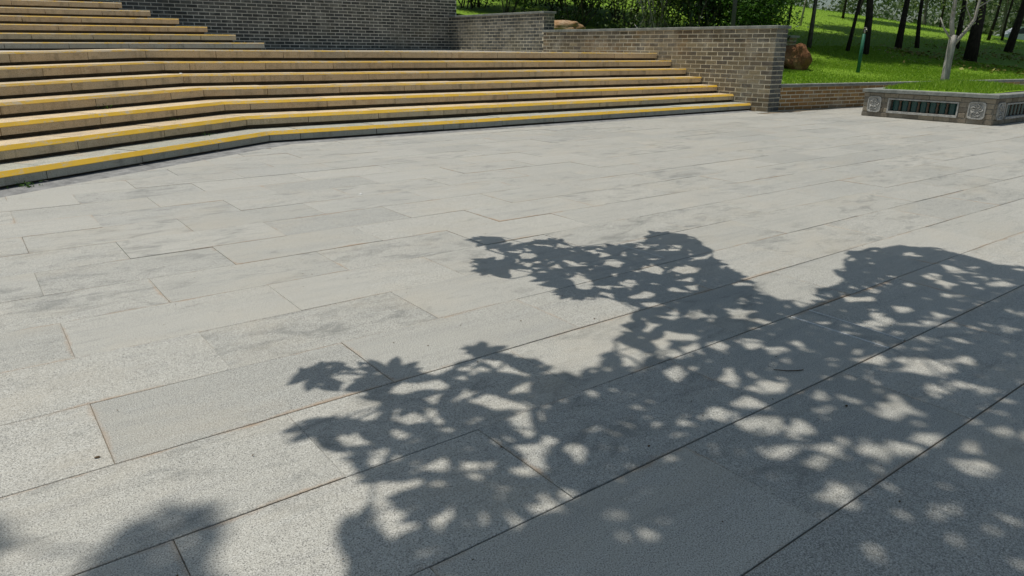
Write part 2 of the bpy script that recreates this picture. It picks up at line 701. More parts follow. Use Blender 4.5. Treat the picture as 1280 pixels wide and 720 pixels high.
rs = random.Random(21)
for i in range(7):
    a, b, z = step_line(i)
    mitre = -CV / (1 + CU)                             # skew of the cut along the bend
    # the riser: mortar core set back under the overhang
    rec = .055
    aa = a + mitre * rec
    zc = z - .06
    far = 17.85
    lx, ly = a - CU * LEFT_LEN, b - CV * LEFT_LEN
    zl_ = zc + drop(i, LEFT_LEN)
    core = MB()
    p0 = (lx - CV * rec, ly + CU * rec)
    zd = zc + drop(i, 6.0)
    p6 = (a - CU * 6 - CV * rec, b - CV * 6 + CU * rec)
    front = [p0, p6, (aa, b + rec), (WA - .004, b + rec)]
    zz = [zl_, zd, zc, zc]
    back = min(far, b + rec + .75) if i < 6 else far
    bk = [(lx - CV * 1.2 - 3, ly + CU * 1.2 + (4 if i == 6 else 0)), (p6[0] - CV * .75, p6[1] + CU * .75), (aa + mitre * .75, back), (WA - .004, back)]
    if i == 6:
        bk[1] = (p6[0] - 6, far)
        bk[0] = (p6[0] - 12, far - 3)
    vv = []
    for q, h in zip(front, zz):
        vv += [(q[0], q[1], -.05), (q[0], q[1], h)]
    for q, h in zip(bk, zz):
        vv += [(q[0], q[1], h)]
    ff = []
    for k in range(3):
        ff.append((2 * k, 2 * k + 2, 2 * k + 3, 2 * k + 1))
        ff.append((2 * k + 1, 2 * k + 3, 8 + k + 1, 8 + k))
    st = mk('step', vv, ff, M_RISER)
    st = child(st, stairs)
    matS = M_STEP_GREY if i == 0 else M_STEP
    w = (.95, .9, .78, .66, .56, .48, .42)[i]
    prf = profile(w)
    # right half, from the bend to the brick wall
    edges = [0]
    s = rs.uniform(.25, .85)
    L = WA - .006 - a
    while s < L - .35:
        edges.append(s)
        s += .93 + rs.uniform(-.03, .03)
    edges.append(L)
    for k in range(len(edges) - 1):
        zj = rs.uniform(-.0025, .0025)
        slab_piece((a, b), (1, 0), (0, 1), mitre if k == 0 else 0, 0, edges[k] + .004, edges[k + 1] - .004, z + zj, lambda s: 0, matS, 'step_stone', st, prf)
    # left half, running towards the viewer
    edges = [0]
    s = rs.uniform(.25, .85)
    while s < LEFT_LEN - .35:
        edges.append(s)
        s += .93 + rs.uniform(-.03, .03)
    edges.append(LEFT_LEN)
    ii = i
    zf = lambda s, ii=ii: drop(ii, abs(s))
    for k in range(len(edges) - 1):
        zj = rs.uniform(-.0025, .0025)
        slab_piece((a, b), (CU, CV), (-CV, CU), 0, -mitre if k == 0 else 0, -edges[k + 1] + .004, -edges[k] - .004, z + zj, zf, matS, 'step_stone', st, prf)
    mb = MB()
    stripe_piece(mb, (a, b), (1, 0), (0, 1), mitre, 0, 0, L, z + .001, lambda s: 0, None, w)
    stripe_piece(mb, (a, b), (CU, CV), (-CV, CU), 0, -mitre, -LEFT_LEN, 0, z + .001, zf, None, w)
    o = mb.build('painted_edge', M_PAINT[(0, 0, 0, 1, 1, 1, 2)[i]])
    child2(o, st)
# landing paving on top of the seventh step
a7, b7, z7 = step_line(6)
lb = MB()
lb.add([(a7 + .2, b7 + .46, z7 - .012), (WA - .006, b7 + .46, z7 - .012), (WA - .006, 17.86, z7 - .012), (-12, 17.86, z7 - .1), (-12, 9, z7 - .12), (-5.5, 6.9, z7 - .115)], [(0, 1, 2, 3, 4, 5)])
o = lb.build('landing', M_LAND)
child(o, stairs)

# ------------------------------------------------------------------ upper flight: ends step back along a mitre
upper = empty('stone_staircase', (2, 16, .95), 'upper stone flight of worn tan steps whose ends step back before the grey brick wall', 'staircase')
UB, UZ, UA, UT, UR = 15.0, 1.07, 5.17, .383, .146
UL = 12.0
for i in range(9):
    b, z, a = UB + UT * i, UZ + UR * i, UA - .425 * i
    tl = lambda s: -.010 * max(0.0, -s)
    core = MB()
    rec = .055
    zc = z - .06
    xr = a - rec
    yb = 17.85 if i < 7 else b + 1.2
    v = [(xr, b + rec, .8), (xr, yb, .8), (xr, yb, zc), (xr, b + rec, zc), (a - UL, b + rec, .8), (a - UL, b + rec, zc - .01 * UL), (a - UL, yb, zc - .01 * UL)]
    st = mk('step', v, [(0, 1, 2, 3), (4, 0, 3, 5), (5, 3, 2, 6)], M_RISER)
    child(st, upper)
    edges = [0]
    s = .62 + .06 * i
    while s < UL - .4:
        edges.append(s)
        s += .92 + rs.uniform(-.02, .02)
    edges.append(UL)
    for k in range(len(edges) - 1):
        slab_piece((a, b), (1, 0), (0, 1), 0, 0, -edges[k + 1] + .004, -edges[k] - .004 if k else 0, z + rs.uniform(-.002, .002), tl, M_STEP_GREY if i == 0 else M_STEP, 'step_stone', st, profile(.42))
    if i < 8:
        mb = MB()
        stripe_piece(mb, (a, b), (1, 0), (0, 1), 0, 0, -UL, 0, z + .0012, tl, None, .42)
        child2(mb.build('painted_edge', M_PAINT[2 if i in (0, 4, 5, 6, 7) else 1]), st)

# ------------------------------------------------------------------ brick walls
BRICK_MESH = {}


def unit_brick(mat):
    """brick of 1 x 1 x 1 (length, depth, height) with worn arrises, front at y = 0, shared by all bricks of a kind"""
    if mat.name not in BRICK_MESH:
                # x along, y depth (front at 0), z up
        v = [(0, .0, 0), (1, .0, 0), (1, .0, 1), (0, .0, 1)]
        ex, ez = .014, .05
        fr = [(ex, -.03, ez), (1 - ex, -.03, ez), (1 - ex, -.03, 1 - ez), (ex, -.03, 1 - ez)]
        bk = [(0, 1, 0), (1, 1, 0), (1, 1, 1), (0, 1, 1)]
        v = v + fr + bk
        f = [(4, 5, 6, 7)]
        for i in range(4):
            j = (i + 1) % 4
            f.append((i, j, 4 + j, 4 + i))
            f.append((8 + i, 8 + j, j, i))
        me = bpy.data.meshes.new('brick')
        me.from_pydata(v, [], f)
        me.materials.append(mat)
        BRICK_MESH[mat.name] = me
    return BRICK_MESH[mat.name]


def brick_face(cands, O, u, n, L, z0, z1, bl=.24, course=.075, joint=.0165, hidden=None, phase=0, seed=1, snap=True):
    r = random.Random(seed)
    rows = int(round((z1 - z0) / course))
    ch = (z1 - z0) / rows
    for k in range(rows):
        off = (-.5 * bl if (k + phase) % 2 else 0) + r.uniform(-.008, .008)
        s = off
        while s < L - .02:
            s0, s1 = max(0.004, s), min(L - .004, s + bl - joint)
            s += bl
            if s1 - s0 < .03:
                continue
            zb = z0 + k * ch + joint * .5
            if hidden and hidden(s0, s1, zb, zb + ch):
                continue
            cands.append((O, u, n, s0, s1, zb + r.uniform(-.0015, .0015), ch - joint, r.uniform(-.0005, .0035), r.uniform(-.006, .006)))


def lay(cands, root, mat, mat_far, limit=298):
    """the bricks that show largest become parts, the rest are joined"""
    scored = []
    for c in cands:
        O, u, n, s0, s1, z, h, pr, rot = c
        mid = (O[0] + u[0] * (s0 + s1) / 2, O[1] + u[1] * (s0 + s1) / 2, z + h / 2)
        q = project(mid)
        sc = 0
        if q and -8 < q[0] < 1288 and -2 < q[1] < 722:
            view = (Vector(mid) - EYE).normalized()
            facing = -(view.x * n[0] + view.y * n[1])
            sc = (s1 - s0) * h * max(facing, 0) / q[2] ** 2
        scored.append((sc, c))
    scored.sort(key=lambda t: -t[0])
    me = unit_brick(mat)
    rest = MB()
    for i, (sc, c) in enumerate(scored):
        O, u, n, s0, s1, z, h, pr, rot = c
        p = (O[0] + u[0] * s0 + n[0] * pr, O[1] + u[1] * s0 + n[1] * pr, z)
        ang = math.atan2(u[1], u[0])
        M = Matrix.Translation(p) @ Matrix.Rotation(ang, 4, 'Z') @ Matrix.Rotation(rot * .3, 4, 'Y') @ Matrix.Diagonal((s1 - s0, .09, h, 1))
        if i < limit and sc > 0:
            o = bpy.data.objects.new('brick', me)
            link(o, root)
            o.matrix_local = Matrix.Translation(-root.location) @ M
        else:
            rest.add([M @ v.co for v in me.vertices], [tuple(pl.vertices) for pl in me.polygons])
    if rest.v:
        tag(child2(rest.build('brickwork', mat_far), root), kind='stuff')


def coping(root, x0, x1, y0, y1, z0, z1, axis, mat=None, step=.62, seed=3):
    r = random.Random(seed)
    lo, hi = (x0, x1) if axis == 'x' else (y0, y1)
    s = lo
    while s < hi - .01:
        e = min(hi, s + step * r.uniform(.97, 1.03))
        if hi - e < .2:
            e = hi
        mb = MB()
        g_ = .002
        b = .006
        A = (s + g_, e - g_)
        xx = A if axis == 'x' else (x0, x1)
        yy = (y0, y1) if axis == 'x' else A
        dz = r.uniform(-.002, .002)
        v = [(xx[0], yy[0], z0), (xx[1], yy[0], z0), (xx[1], yy[1], z0), (xx[0], yy[1], z0)]
        v += [(p[0], p[1], z1 - b + dz) for p in v[:4]]
        v += [(xx[0] + b, yy[0] + b, z1 + dz), (xx[1] - b, yy[0] + b, z1 + dz), (xx[1] - b, yy[1] - b, z1 + dz), (xx[0] + b, yy[1] - b, z1 + dz)]
        f = [(3, 2, 1, 0), (8, 9, 10, 11)]
        for i in range(4):
            j = (i + 1) % 4
            f += [(i, j, 4 + j, 4 + i), (4 + i, 4 + j, 8 + j, 8 + i)]
        c = ((xx[0] + xx[1]) / 2, (yy[0] + yy[1]) / 2, z0)
        o = mk('coping_stone', [(p[0] - c[0], p[1] - c[1], p[2] - c[2]) for p in v], f, mat or M_COPING, None, loc=c)
        child2(o, root)
        s = e


def stair_top(b):
    """height of the lower flight beside the right-hand wall at Y = b"""
    k = math.floor((b - NB0) / TREAD)
    return -1 if k < 0 else Z1 + RISE * min(k, 6)


WALL_T = .33
WB0, WB1, WB2 = 7.56, 13.79, 17.9
# long low retaining wall beside the stairs
w1 = empty('brick_wall', (WA, WB0, 0), 'long brown brick wall closing the right end of the lower stone steps', 'wall')
mb = MB()
mb.box(WA + .001, WA + WALL_T - .004, WB0 + .004, WB1 - .003, -.05, 1.38)
child2(mb.build('mortar_core', M_MORTAR), w1)
cands = []
brick_face(cands, (WA, WB1 - .003), (0, -1), (-1, 0), WB1 - .003 - WB0, .0, 1.38,
           hidden=lambda s0, s1, z0, z1: max(stair_top(WB1 - s0), stair_top(WB1 - s1)) - .14 > z1 or min(stair_top(WB1 - s0), stair_top(WB1 - s1)) - .10 > z1, seed=4)
lay(cands, w1, M_BRICK, M_BRICK_F, 258)
cands = []
brick_face(cands, (WA, WB0), (1, 0), (0, -1), WALL_T, .0, 1.38, bl=.165, seed=5)
lay(cands, w1, M_BRICK_QUOIN, M_BRICK_DARK_F, 41)
coping(w1, WA - .035, WA + WALL_T + .03, WB0 - .035, WB1 - .003, 1.382, 1.43, 'y')

# taller stretch behind it, up to the big wall
w2 = empty('brick_wall', (WA, WB1, 0), 'short taller stretch of grey brick wall between the long wall and the high wall', 'wall')
mb = MB()
mb.box(WA + .001, WA + WALL_T - .004, WB1 + .004, WB2 - .003, -.05, 1.80)
child2(mb.build('mortar_core', M_MORTAR), w2)
cands = []
brick_face(cands, (WA, WB2 - .003), (0, -1), (-1, 0), WB2 - .003 - WB1, .9, 1.80, seed=6)
brick_face(cands, (WA, WB1), (1, 0), (0, -1), WALL_T, 1.44, 1.80, bl=.165, seed=7)
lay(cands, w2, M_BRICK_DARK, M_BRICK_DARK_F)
coping(w2, WA - .03, WA + WALL_T + .03, WB1 - .03, WB2 - .003, 1.802, 1.85, 'y', seed=4)

# the high wall at the back of the landing
w3 = empty('brick_wall', (1.6, WB2, .8), 'high dark grey brick wall at the back of the landing, whitish lime stain near its left', 'wall')
WX0, WX1, WZ1 = 1.4, 11.63, 3.3
mb = MB()
mb.box(WX0, WX1 - .004, WB2 + .001, WB2 + .5, .5, WZ1)
child2(mb.build('mortar_core', M_MORTAR_D), w3)
cands = []


def up_hidden(s0, s1, z0, z1):
    x = WX0 + s1
    # behind the upper flight
    for i in range(7):
        if x < UA - .425 * i - .1 and z1 < UZ + UR * i - .25:
            return True
    return z1 < .94


brick_face(cands, (WX0, WB2), (1, 0), (0, -1), WX1 - WX0, .90, 3.30, course=.075, joint=.0165, hidden=up_hidden, seed=8)
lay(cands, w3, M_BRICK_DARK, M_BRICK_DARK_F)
coping(w3, WX0, WX1 + .03, WB2 - .03, WB2 + .53, 3.302, 3.36, 'x')

# ------------------------------------------------------------------ lawn
LW0 = (11.68, 7.62)


def bw(a):
    return 7.62 - .132 * (a - 11.68)


def lawn_z(a, b):
    d = b - bw(a)
    u = min(max((math.degrees(math.atan2(b, a)) - 19) / 14.4, -.2), 1.4)
    L = max(5.3 + u * 11.5, 3)
    k, w = max(d - 4, 0), 1.6
    q = (k - L) / w
    sp = q if q > 30 else math.log1p(math.exp(q))
    z = .43 + .1 * min(max(d, 0), 4) + .17 * (k - w * sp)
    return z - .012 * max(d - L - 12, 0)


xs = np.concatenate([np.linspace(11.725, 24, 60), np.linspace(24.4, 60, 90), np.linspace(61, 200, 50)])
ds = np.concatenate([np.linspace(.12, 8, 50), np.linspace(8.3, 50, 110), np.linspace(52, 190, 30)])
V_ = np.array([(x, bw(x) + d, lawn_z(x, bw(x) + d) + .02 * math.sin(x * 1.3) * math.sin(d * 1.1) * min(d, 1)) for d in ds for x in xs])
nx = len(xs)
F_ = np.array([(j * nx + i, j * nx + i + 1, (j + 1) * nx + i + 1, (j + 1) * nx + i) for j in range(len(ds) - 1) for i in range(nx - 1)])
lawn = mk_np('lawn', V_, F_, M_LAWN_SOIL, smooth=True)
tag(lawn, kind='structure')


def grass(name, pts, hts, mat, parent=None, seed=2, wid=.006):
    r = np.random.default_rng(seed)
    n = len(pts)
    th = r.uniform(0, 2 * np.pi, n)
    lean = r.normal(0, .35, (n, 2)) * hts[:, None]
    w = wid * r.uniform(.7, 1.4, n)
    dx = np.cos(th) * w
    dy = np.sin(th) * w
    v = np.empty((n, 3, 3))
    v[:, 0] = pts + np.stack([dx, dy, np.zeros(n)], 1)
    v[:, 1] = pts - np.stack([dx, dy, np.zeros(n)], 1)
    v[:, 2] = pts + np.stack([lean[:, 0], lean[:, 1], hts], 1)
    return mk_np(name, v.reshape(-1, 3), np.arange(3 * n).reshape(n, 3), mat, parent)


def lawn_points(n, x0, x1, d0, d1, power=1.0):
    x = rng.uniform(x0, x1, n)
    d = d0 + (d1 - d0) * rng.uniform(0, 1, n) ** power
    b = bw(x) + d
    z = np.array([lawn_z(p, q) for p, q in zip(x, b)])
    return np.stack([x, b, z], 1)


P1 = lawn_points(110000, 11.75, 24, .12, 6)
P2 = lawn_points(50000, 15, 50, 6, 34, 1.2)
PA = np.concatenate([P1, P2])
HT = np.concatenate([rng.uniform(.018, .045, len(P1)), rng.uniform(.03, .075, len(P2))])
tag(grass('lawn_grass', PA, HT, M_GRASS, wid=.009), 'short bright green grass covering the sloping lawn behind the walls', 'grass', kind='stuff')

# low orange-brown retaining wall in front of the lawn
lwv = Vector((1, -.132, 0)).normalized()
LL = 13.0
ang = math.atan2(lwv.y, lwv.x)
O = (WA + WALL_T + .004, 7.615)
w4 = empty('brick_wall', (O[0], O[1], 0), 'low orange-brown brick wall holding the front edge of the lawn', 'wall')
mb = MB()
RT = Matrix.Translation((O[0], O[1], 0)) @ Matrix.Rotation(ang, 4, 'Z')
mb.box(0, LL, .001, .25, -.05, .405, mat=RT)
child2(mb.build('mortar_core', M_MORTAR), w4)
cands = []
nrm = (lwv.y, -lwv.x)
brick_face(cands, O, (lwv.x, lwv.y), nrm, LL, 0, .405, course=.0675, seed=12)
lay(cands, w4, M_BRICK_OR, M_BRICK_F, 200)
s = 0
while s < LL:
    mb = MB()
    mb.box(s + .002, min(LL, s + .8) - .002, -.035, .28, .407, .452, mat=RT)
    child2(mb.build('coping_stone', M_COPING), w4)
    s += .8

# ------------------------------------------------------------------ planter with carved medallions and green baluster windows
PX0, PX1, PY0, PY1, PH = 12.17, 14.66, 4.30, 6.28, .385
pl = empty('planter', (PX0, PY0, 0), 'square brick planter on the paving with carved stone medallions and green baluster windows', 'planter')
mb = MB()
mb.box(PX0 + .11, PX1 - .01, PY0 + .11, PY1 - .01, -.05, .38)
# piers and rails around the openings
def pface(mb, face, s0, s1, z0, z1, d0=.004, d1=.115):
    if face == 'A':
        mb.box(PX0 + d0, PX0 + d1, PY0 + s0, PY0 + s1, z0, z1)
    else:
        mb.box(PX0 + s0, PX0 + s1, PY0 + d0, PY0 + d1, z0, z1)
LA, LB = PY1 - PY0, PX1 - PX0
WINA = (.50, 1.55)                                   # opening in the left face, measured from the near corner
WINB = (.42, 1.75)
ZW0, ZW1 = .098, .290
for face, LN, wnd in (('A', LA, WINA), ('B', LB, WINB)):
    st_ = .006 if face == 'A' else .118
    pface(mb, face, st_, wnd[0], -.05, .38)
    pface(mb, face, wnd[1], LN - .01, -.05, .38)
    pface(mb, face, wnd[0] - .001, wnd[1] + .001, -.05, ZW0 - .02)
    pface(mb, face, wnd[0] - .001, wnd[1] + .001, ZW1 + .02, .38)
child2(mb.build('mortar_core', M_MORTAR_P), pl)
MEDA = ((.11, .35), (1.67, 1.89))
MEDB = ((.08, .33), (1.92, 2.17))


cands = []
for face, LN, wnd, sd_ in (('A', LA, WINA, 31), ('B', LB, WINB, 37)):
    if face == 'A':
        Of, uf, nf = (PX0, PY1), (0, -1), (-1, 0)
        segs = [(LN - wnd[0], LN), (0, LN - wnd[1])]
        sh = lambda s: (PX0, PY1 - s)
    else:
        Of, uf, nf = (PX0, PY0), (1, 0), (0, -1)
        segs = [(0, wnd[0]), (wnd[1], LN)]
        sh = lambda s: (PX0 + s, PY0)
    brick_face(cands, Of, uf, nf, LN, 0, .077, bl=.235, course=.077, joint=.012, seed=sd_)
    brick_face(cands, Of, uf, nf, LN, .308, .385, bl=.235, course=.077, joint=.012, phase=1, seed=sd_ + 1)
    for s0, s1 in segs:
        brick_face(cands, sh(s0 + .01), uf, nf, s1 - s0 - .02, .077, .308, bl=.235, course=.077, joint=.012, phase=1, seed=sd_ + 2)
lay(cands, pl, M_BRICK_PL, M_BRICK_F, 200)
cz0, cz1 = .387, .44
coping(pl, PX0 - .04, PX0 + .2, PY0 - .04, PY1 + .02, cz0, cz1, 'y', seed=8, step=.8)
coping(pl, PX0 + .204, PX1 + .02, PY0 - .04, PY0 + .2, cz0, cz1, 'x', seed=9, step=.8)
coping(pl, PX1 - .2, PX1 + .022, PY0 + .204, PY1 + .02, cz0, cz1, 'y', seed=10, step=.8)
coping(pl, PX0 + .204, PX1 - .204, PY1 - .2, PY1 + .02, cz0, cz1, 'x', seed=11, step=.8)


def on_face(face, s, z, d):
    """point on a planter face; d is how far it stands proud"""
    return (PX0 - d, PY0 + s, z) if face == 'A' else (PX0 + s, PY0 - d, z)


def face_box(mb, face, s0, s1, z0, z1, d0, d1, mi=0):
    if face == 'A':
        mb.box(PX0 - d1, PX0 - d0, PY0 + s0, PY0 + s1, z0, z1, mi)
    else:
        mb.box(PX0 + s0, PX0 + s1, PY0 - d1, PY0 - d0, z0, z1, mi)


for face, wnd in (('A', WINA), ('B', WINB)):
    fr = MB()
    a0, a1 = wnd
    t = .021
    face_box(fr, face, a0 - .012, a1 + .012, ZW0 - .024, ZW0 + t - .012, -.06, .028)       # sill
    face_box(fr, face, a0 - .012, a1 + .012, ZW1 - t + .016, ZW1 + .016, -.06, .016)
    face_box(fr, face, a0 - .012, a0 + t - .012, ZW0 + t - .0118, ZW1 - t + .0158, -.06, .017)
    face_box(fr, face, a1 - t + .012, a1 + .012, ZW0 + t - .0118, ZW1 - t + .0158, -.06, .017)
    fo = child2(fr.build('window_frame', M_WHITE_STONE), pl)
    nb = 7 if face == 'A' else 9
    bk = MB()
    w = (a1 - a0 - .05) / nb
    for i in range(nb):                              # half-round glazed green tiles
        c = a0 + .025 + w * (i + .5)
        pr = []
        for k in range(7):
            th = math.pi * k / 6
            pr.append((c - math.cos(th) * w * .47, -.095 + math.sin(th) * w * .42))
        v = [on_face(face, s, ZW0 + .012, d) for s, d in pr] + [on_face(face, s, ZW1 - .012, d) for s, d in pr]
        tb = MB()
        tb.add(v, [(k, k + 1, 8 + k, 7 + k) for k in range(6)])
        child2(tb.build('green_tile', M_TEAL), pl)
    for i in range(nb - 1):
        c = a0 + .025 + w * (i + 1)
        tb = MB()
        prof = [(0, .020), (.1, .021), (.16, .014), (.35, .020), (.5, .017), (.65, .013), (.85, .014), (.92, .021), (1, .021)]
        tb.tube([on_face(face, c, ZW0 + .012 + (ZW1 - ZW0 - .03) * t_, -.045) for t_, _ in prof], [r_ * (1.05 if face == 'A' else .6) for _, r_ in prof], 8)
        child2(tb.build('baluster', M_BALUSTER, smooth=True), pl)


def medallion(face, s0, s1):
    z0, z1 = .072, .325
    c, hw, hz, r = (s0 + s1) / 2, (s1 - s0) / 2, (z1 - z0) / 2, .05
    zc = (z0 + z1) / 2
    out = []
    for (sx, sz, t0) in ((1, 1, 0), (-1, 1, 90), (-1, -1, 180), (1, -1, 270)):
        for k in range(4):
            th = R(t0 + 30 * k)
            out.append((c + sx * (hw - r) + r * math.cos(th), zc + sz * (hz - r) + r * math.sin(th)))
    n = len(out)
    mb = MB()
    sh = lambda q, f: (c + (q[0] - c) * f, zc + (q[1] - zc) * f)
    rings = [(out, 0.0), (out, .022), ([sh(q, .86) for q in out], .022), ([sh(q, .83) for q in out], .008)]
    v = []
    for pts, d in rings:
        v += [on_face(face, s, z, d) for s, z in pts]
    f = []
    for k in range(len(rings) - 1):
        for i in range(n):
            j = (i + 1) % n
            f.append((k * n + i, k * n + j, (k + 1) * n + j, (k + 1) * n + i))
    f.append(tuple(3 * n + i for i in range(n)))
    mb.add(v, f)
    o = child2(mb.build('medallion', M_WHITE_STONE), pl)
    # scrollwork standing on the sunk field
    sc = MB()
    for k in range(5):
        th0 = 2 * math.pi * k / 5 + .4
        cx, cz_ = c + math.cos(th0) * hw * .42, zc + math.sin(th0) * hz * .45
        pts = []
        for j in range(9):
            t = j / 8
            rad = hw * .30 * (1 - .75 * t)
            th = th0 + 5.2 * t
            pts.append(on_face(face, cx + rad * math.cos(th), cz_ + rad * math.sin(th), .014))
        sc.tube(pts, [.011 - .004 * j / 8 for j in range(9)], 5)
    sc.tube([on_face(face, c + hw * .62 * math.cos(t * .785), zc + hz * .7 * math.sin(t * .785), .012) for t in range(9)], .008, 5)
    child2(sc.build('carved_scroll', M_WHITE_STONE, smooth=True), o)


for s0, s1 in MEDA:
    medallion('A', s0, s1)
for s0, s1 in MEDB:
    medallion('B', s0, s1)


def bed_z(x, y):
    cx, cy = (PX0 + PX1) / 2, (PY0 + PY1) / 2
    return .425 + .11 * max(0, 1 - ((x - cx) / 1.15) ** 2) * max(0, 1 - ((y - cy) / .95) ** 2)


gx = np.linspace(PX0 + .17, PX1 - .17, 14)
gy = np.linspace(PY0 + .17, PY1 - .17, 12)
Vb = np.array([(x, y, bed_z(x, y)) for y in gy for x in gx])
Fb = np.array([(j * 14 + i, j * 14 + i + 1, (j + 1) * 14 + i + 1, (j + 1) * 14 + i) for j in range(11) for i in range(13)])
child2(mk_np('soil', Vb, Fb, M_LAWN_SOIL, smooth=True), pl)
n = 9000
px_, py_ = rng.uniform(PX0 + .2, PX1 - .2, n), rng.uniform(PY0 + .2, PY1 - .2, n)
Pg = np.stack([px_, py_, [bed_z(x, y) for x, y in zip(px_, py_)]], 1)
tag(grass('planter_grass', Pg, rng.uniform(.03, .085, n), M_GRASS, seed=6, wid=.006), 'bright green grass filling the top of the brick planter', 'grass', kind='stuff')

# ------------------------------------------------------------------ foliage
def leaves_np(P, size, r, up=.5, asp=.5, fold=.25):
    """pointed leaf quads (two folded triangles) at points P"""
    n = len(P)
    nrm = r.normal(0, 1, (n, 3))
    nrm[:, 2] += up * 2
    nrm /= np.linalg.norm(nrm, axis=1, keepdims=True)
    t = r.normal(0, 1, (n, 3))
    t -= nrm * (t * nrm).sum(1, keepdims=True)
    t /= np.linalg.norm(t, axis=1, keepdims=True)
    s = np.cross(nrm, t)
    L = size * r.uniform(.65, 1.35, (n, 1))
    v = np.empty((n, 4, 3))
    v[:, 0] = P - t * L * .5
    v[:, 1] = P + s * L * asp * .5 + nrm * L * fold * .4
    v[:, 2] = P + t * L * .5
    v[:, 3] = P - s * L * asp * .5 + nrm * L * fold * .4
    F = np.arange(4 * n).reshape(n, 4)
    return v.reshape(-1, 3), F


def clumps(r, c, rad, nclump, per, csize, shell=.55, zmin=None):
    """leaf positions in clumps spread through an ellipsoid"""
    d = r.normal(0, 1, (nclump, 3))
    d /= np.linalg.norm(d, axis=1, keepdims=True)
    q = d * (shell + (1 - shell) * r.uniform(0, 1, (nclump, 1))) * np.array(rad) * r.uniform(.7, 1.12, (nclump, 1))
    C = np.array(c) + q
    sz = csize * r.uniform(.6, 1.4, nclump)
    P = np.repeat(C, per, 0) + r.normal(0, 1, (nclump * per, 3)) * np.repeat(sz, per)[:, None] * np.array([1, 1, .7])
    if zmin is not None:
        P = P[P[:, 2] > zmin]
    return P, C


ML = {
    'hedge': leaf_mat('hedge_leaf', (.012, .032, .008), (.024, .062, .011), (.055, .125, .018), .2),
    'hedge_light': leaf_mat('hedge_leaf_light', (.03, .08, .011), (.058, .145, .016), (.11, .225, .03), .25),
    'yellowish': leaf_mat('bush_leaf_yellowish', (.05, .09, .02), (.10, .16, .035), (.17, .22, .06), .35),
    'tree': leaf_mat('tree_leaf', (.03, .07, .012), (.055, .12, .018), (.09, .17, .03), .15),
    'far': leaf_mat('far_leaf', (.05, .085, .03), (.08, .12, .045), (.12, .165, .07), .4),
    'shade': leaf_mat('palm_leaf', (.035, .08, .012), (.05, .11, .018), (.08, .15, .025), .22),
}
M_BARK = bark_mat('dark_bark', (.018, .015, .012), (.06, .05, .038))
M_BARK_PALE = bark_mat('pale_bark', (.22, .20, .165), (.48, .46, .41), 5)
M_BARK_GREY = bark_mat('grey_bark', (.05, .05, .035), (.17, .165, .13))


def bush(name, c, rad, lab, mat, r_, n=70, per=42, leaf=.085, stems=7, stem_mat=None, group=None):
    r = np.random.default_rng(r_)
    z0 = lawn_z(c[0], c[1]) - .03
    root = empty(name, (c[0], c[1], z0), lab, 'bush', group)
    P, C = clumps(r, (c[0], c[1], z0 + rad[2]), rad, n, per * 3, .17 * (rad[0] + rad[2]) / 2, .35, z0 + .05)
    V, F = leaves_np(P, leaf, r, .45)
    child2(mk_np('foliage', V, F, mat), root)
    mb = MB()
    for k in range(stems):
        e = C[r.integers(len(C))]
        x, y = c[0] + r.normal(0, .18), c[1] + r.normal(0, .18)
        mid = ((x + e[0]) / 2 + r.normal(0, .1), (y + e[1]) / 2 + r.normal(0, .1), z0 + (e[2] - z0) * .55)
        mb.tube([(x, y, z0), mid, tuple(e)], [.022, .016, .008], 5)
    child2(mb.build('stems', stem_mat or M_BARK_GREY, smooth=True), root)
    return root


HG = 'bushes crowded behind the brick walls'
bush('bush', (13.6, 19.6), (1.6, 1.5, 2.3), 'dark bush at the left end of the hedge beside the high wall corner', ML['hedge'], 41, 90, 40)
bush('bush', (13.2, 17.6), (1.15, 1.3, 1.7), 'bush with pale green sprays rising above the taller wall stretch', ML['hedge_light'], 42, 70, 40)
bush('bush', (14.5, 15.9), (1.3, 1.4, 2.1), 'dark glossy bush behind the flat orange boulder', ML['hedge'], 43, 90, 40)
bush('bush', (14.6, 14.2), (1.4, 1.2, 2.2), 'mid green bush right of the flat orange boulder with a bare pale stem', ML['hedge'], 44, 80, 40)
bush('bush', (14.0, 12.7), (1.1, 1.1, 2.0), 'yellowish green bush with many thin bare stems near its foot', ML['yellowish'], 45, 60, 34, stems=26, stem_mat=M_BARK_PALE)
bush('bush', (14.3, 11.5), (1.0, 1.0, 2.1), 'very dark bush left of the slim grey pole', ML['hedge'], 46, 70, 40)
bush('bush', (14.35, 10.1), (.78, .72, 1.35), 'rounded bright green bush at the right end of the hedge beside the lawn', ML['hedge_light'], 47, 80, 40, leaf=.075)
bush('bush', (16.2, 13.0), (1.9, 1.7, 2.9), 'tall dark bush filling the back of the hedge left of the slim pole', ML['hedge'], 48, 110, 40, leaf=.11)
bush('bush', (16.8, 16.6), (2.2, 2.2, 3.2), 'tall dark bush filling the back of the hedge above the flat boulder', ML['hedge'], 49, 120, 40, leaf=.12)
bush('bush', (16.4, 20.4), (2.4, 2.2, 3.4), 'tall shadowed bush at the far back left of the hedge', ML['hedge'], 50, 120, 40, leaf=.12)
bush('bush', (15.2, 17.6), (1.6, 1.6, 2.6), 'dark leafy bush between the pale green sprays and the tall bush behind them', ML['hedge'], 55, 120, 40, leaf=.1)
bush('bush', (19.0, 15.0), (2.4, 2.0, 3.4), 'large dark bush at the very back of the hedge, middle of the row', ML['hedge'], 56, 150, 40, leaf=.13)
bush('bush', (17.6, 19.2), (2.4, 2.0, 3.2), 'large dark bush at the very back of the hedge, left of the middle', ML['hedge'], 57, 150, 40, leaf=.13)
bush('bush', (15.7, 11.35), (1.0, .9, 2.2), 'dark bush just behind the rounded bright green bush', ML['hedge'], 58, 90, 40, leaf=.09)
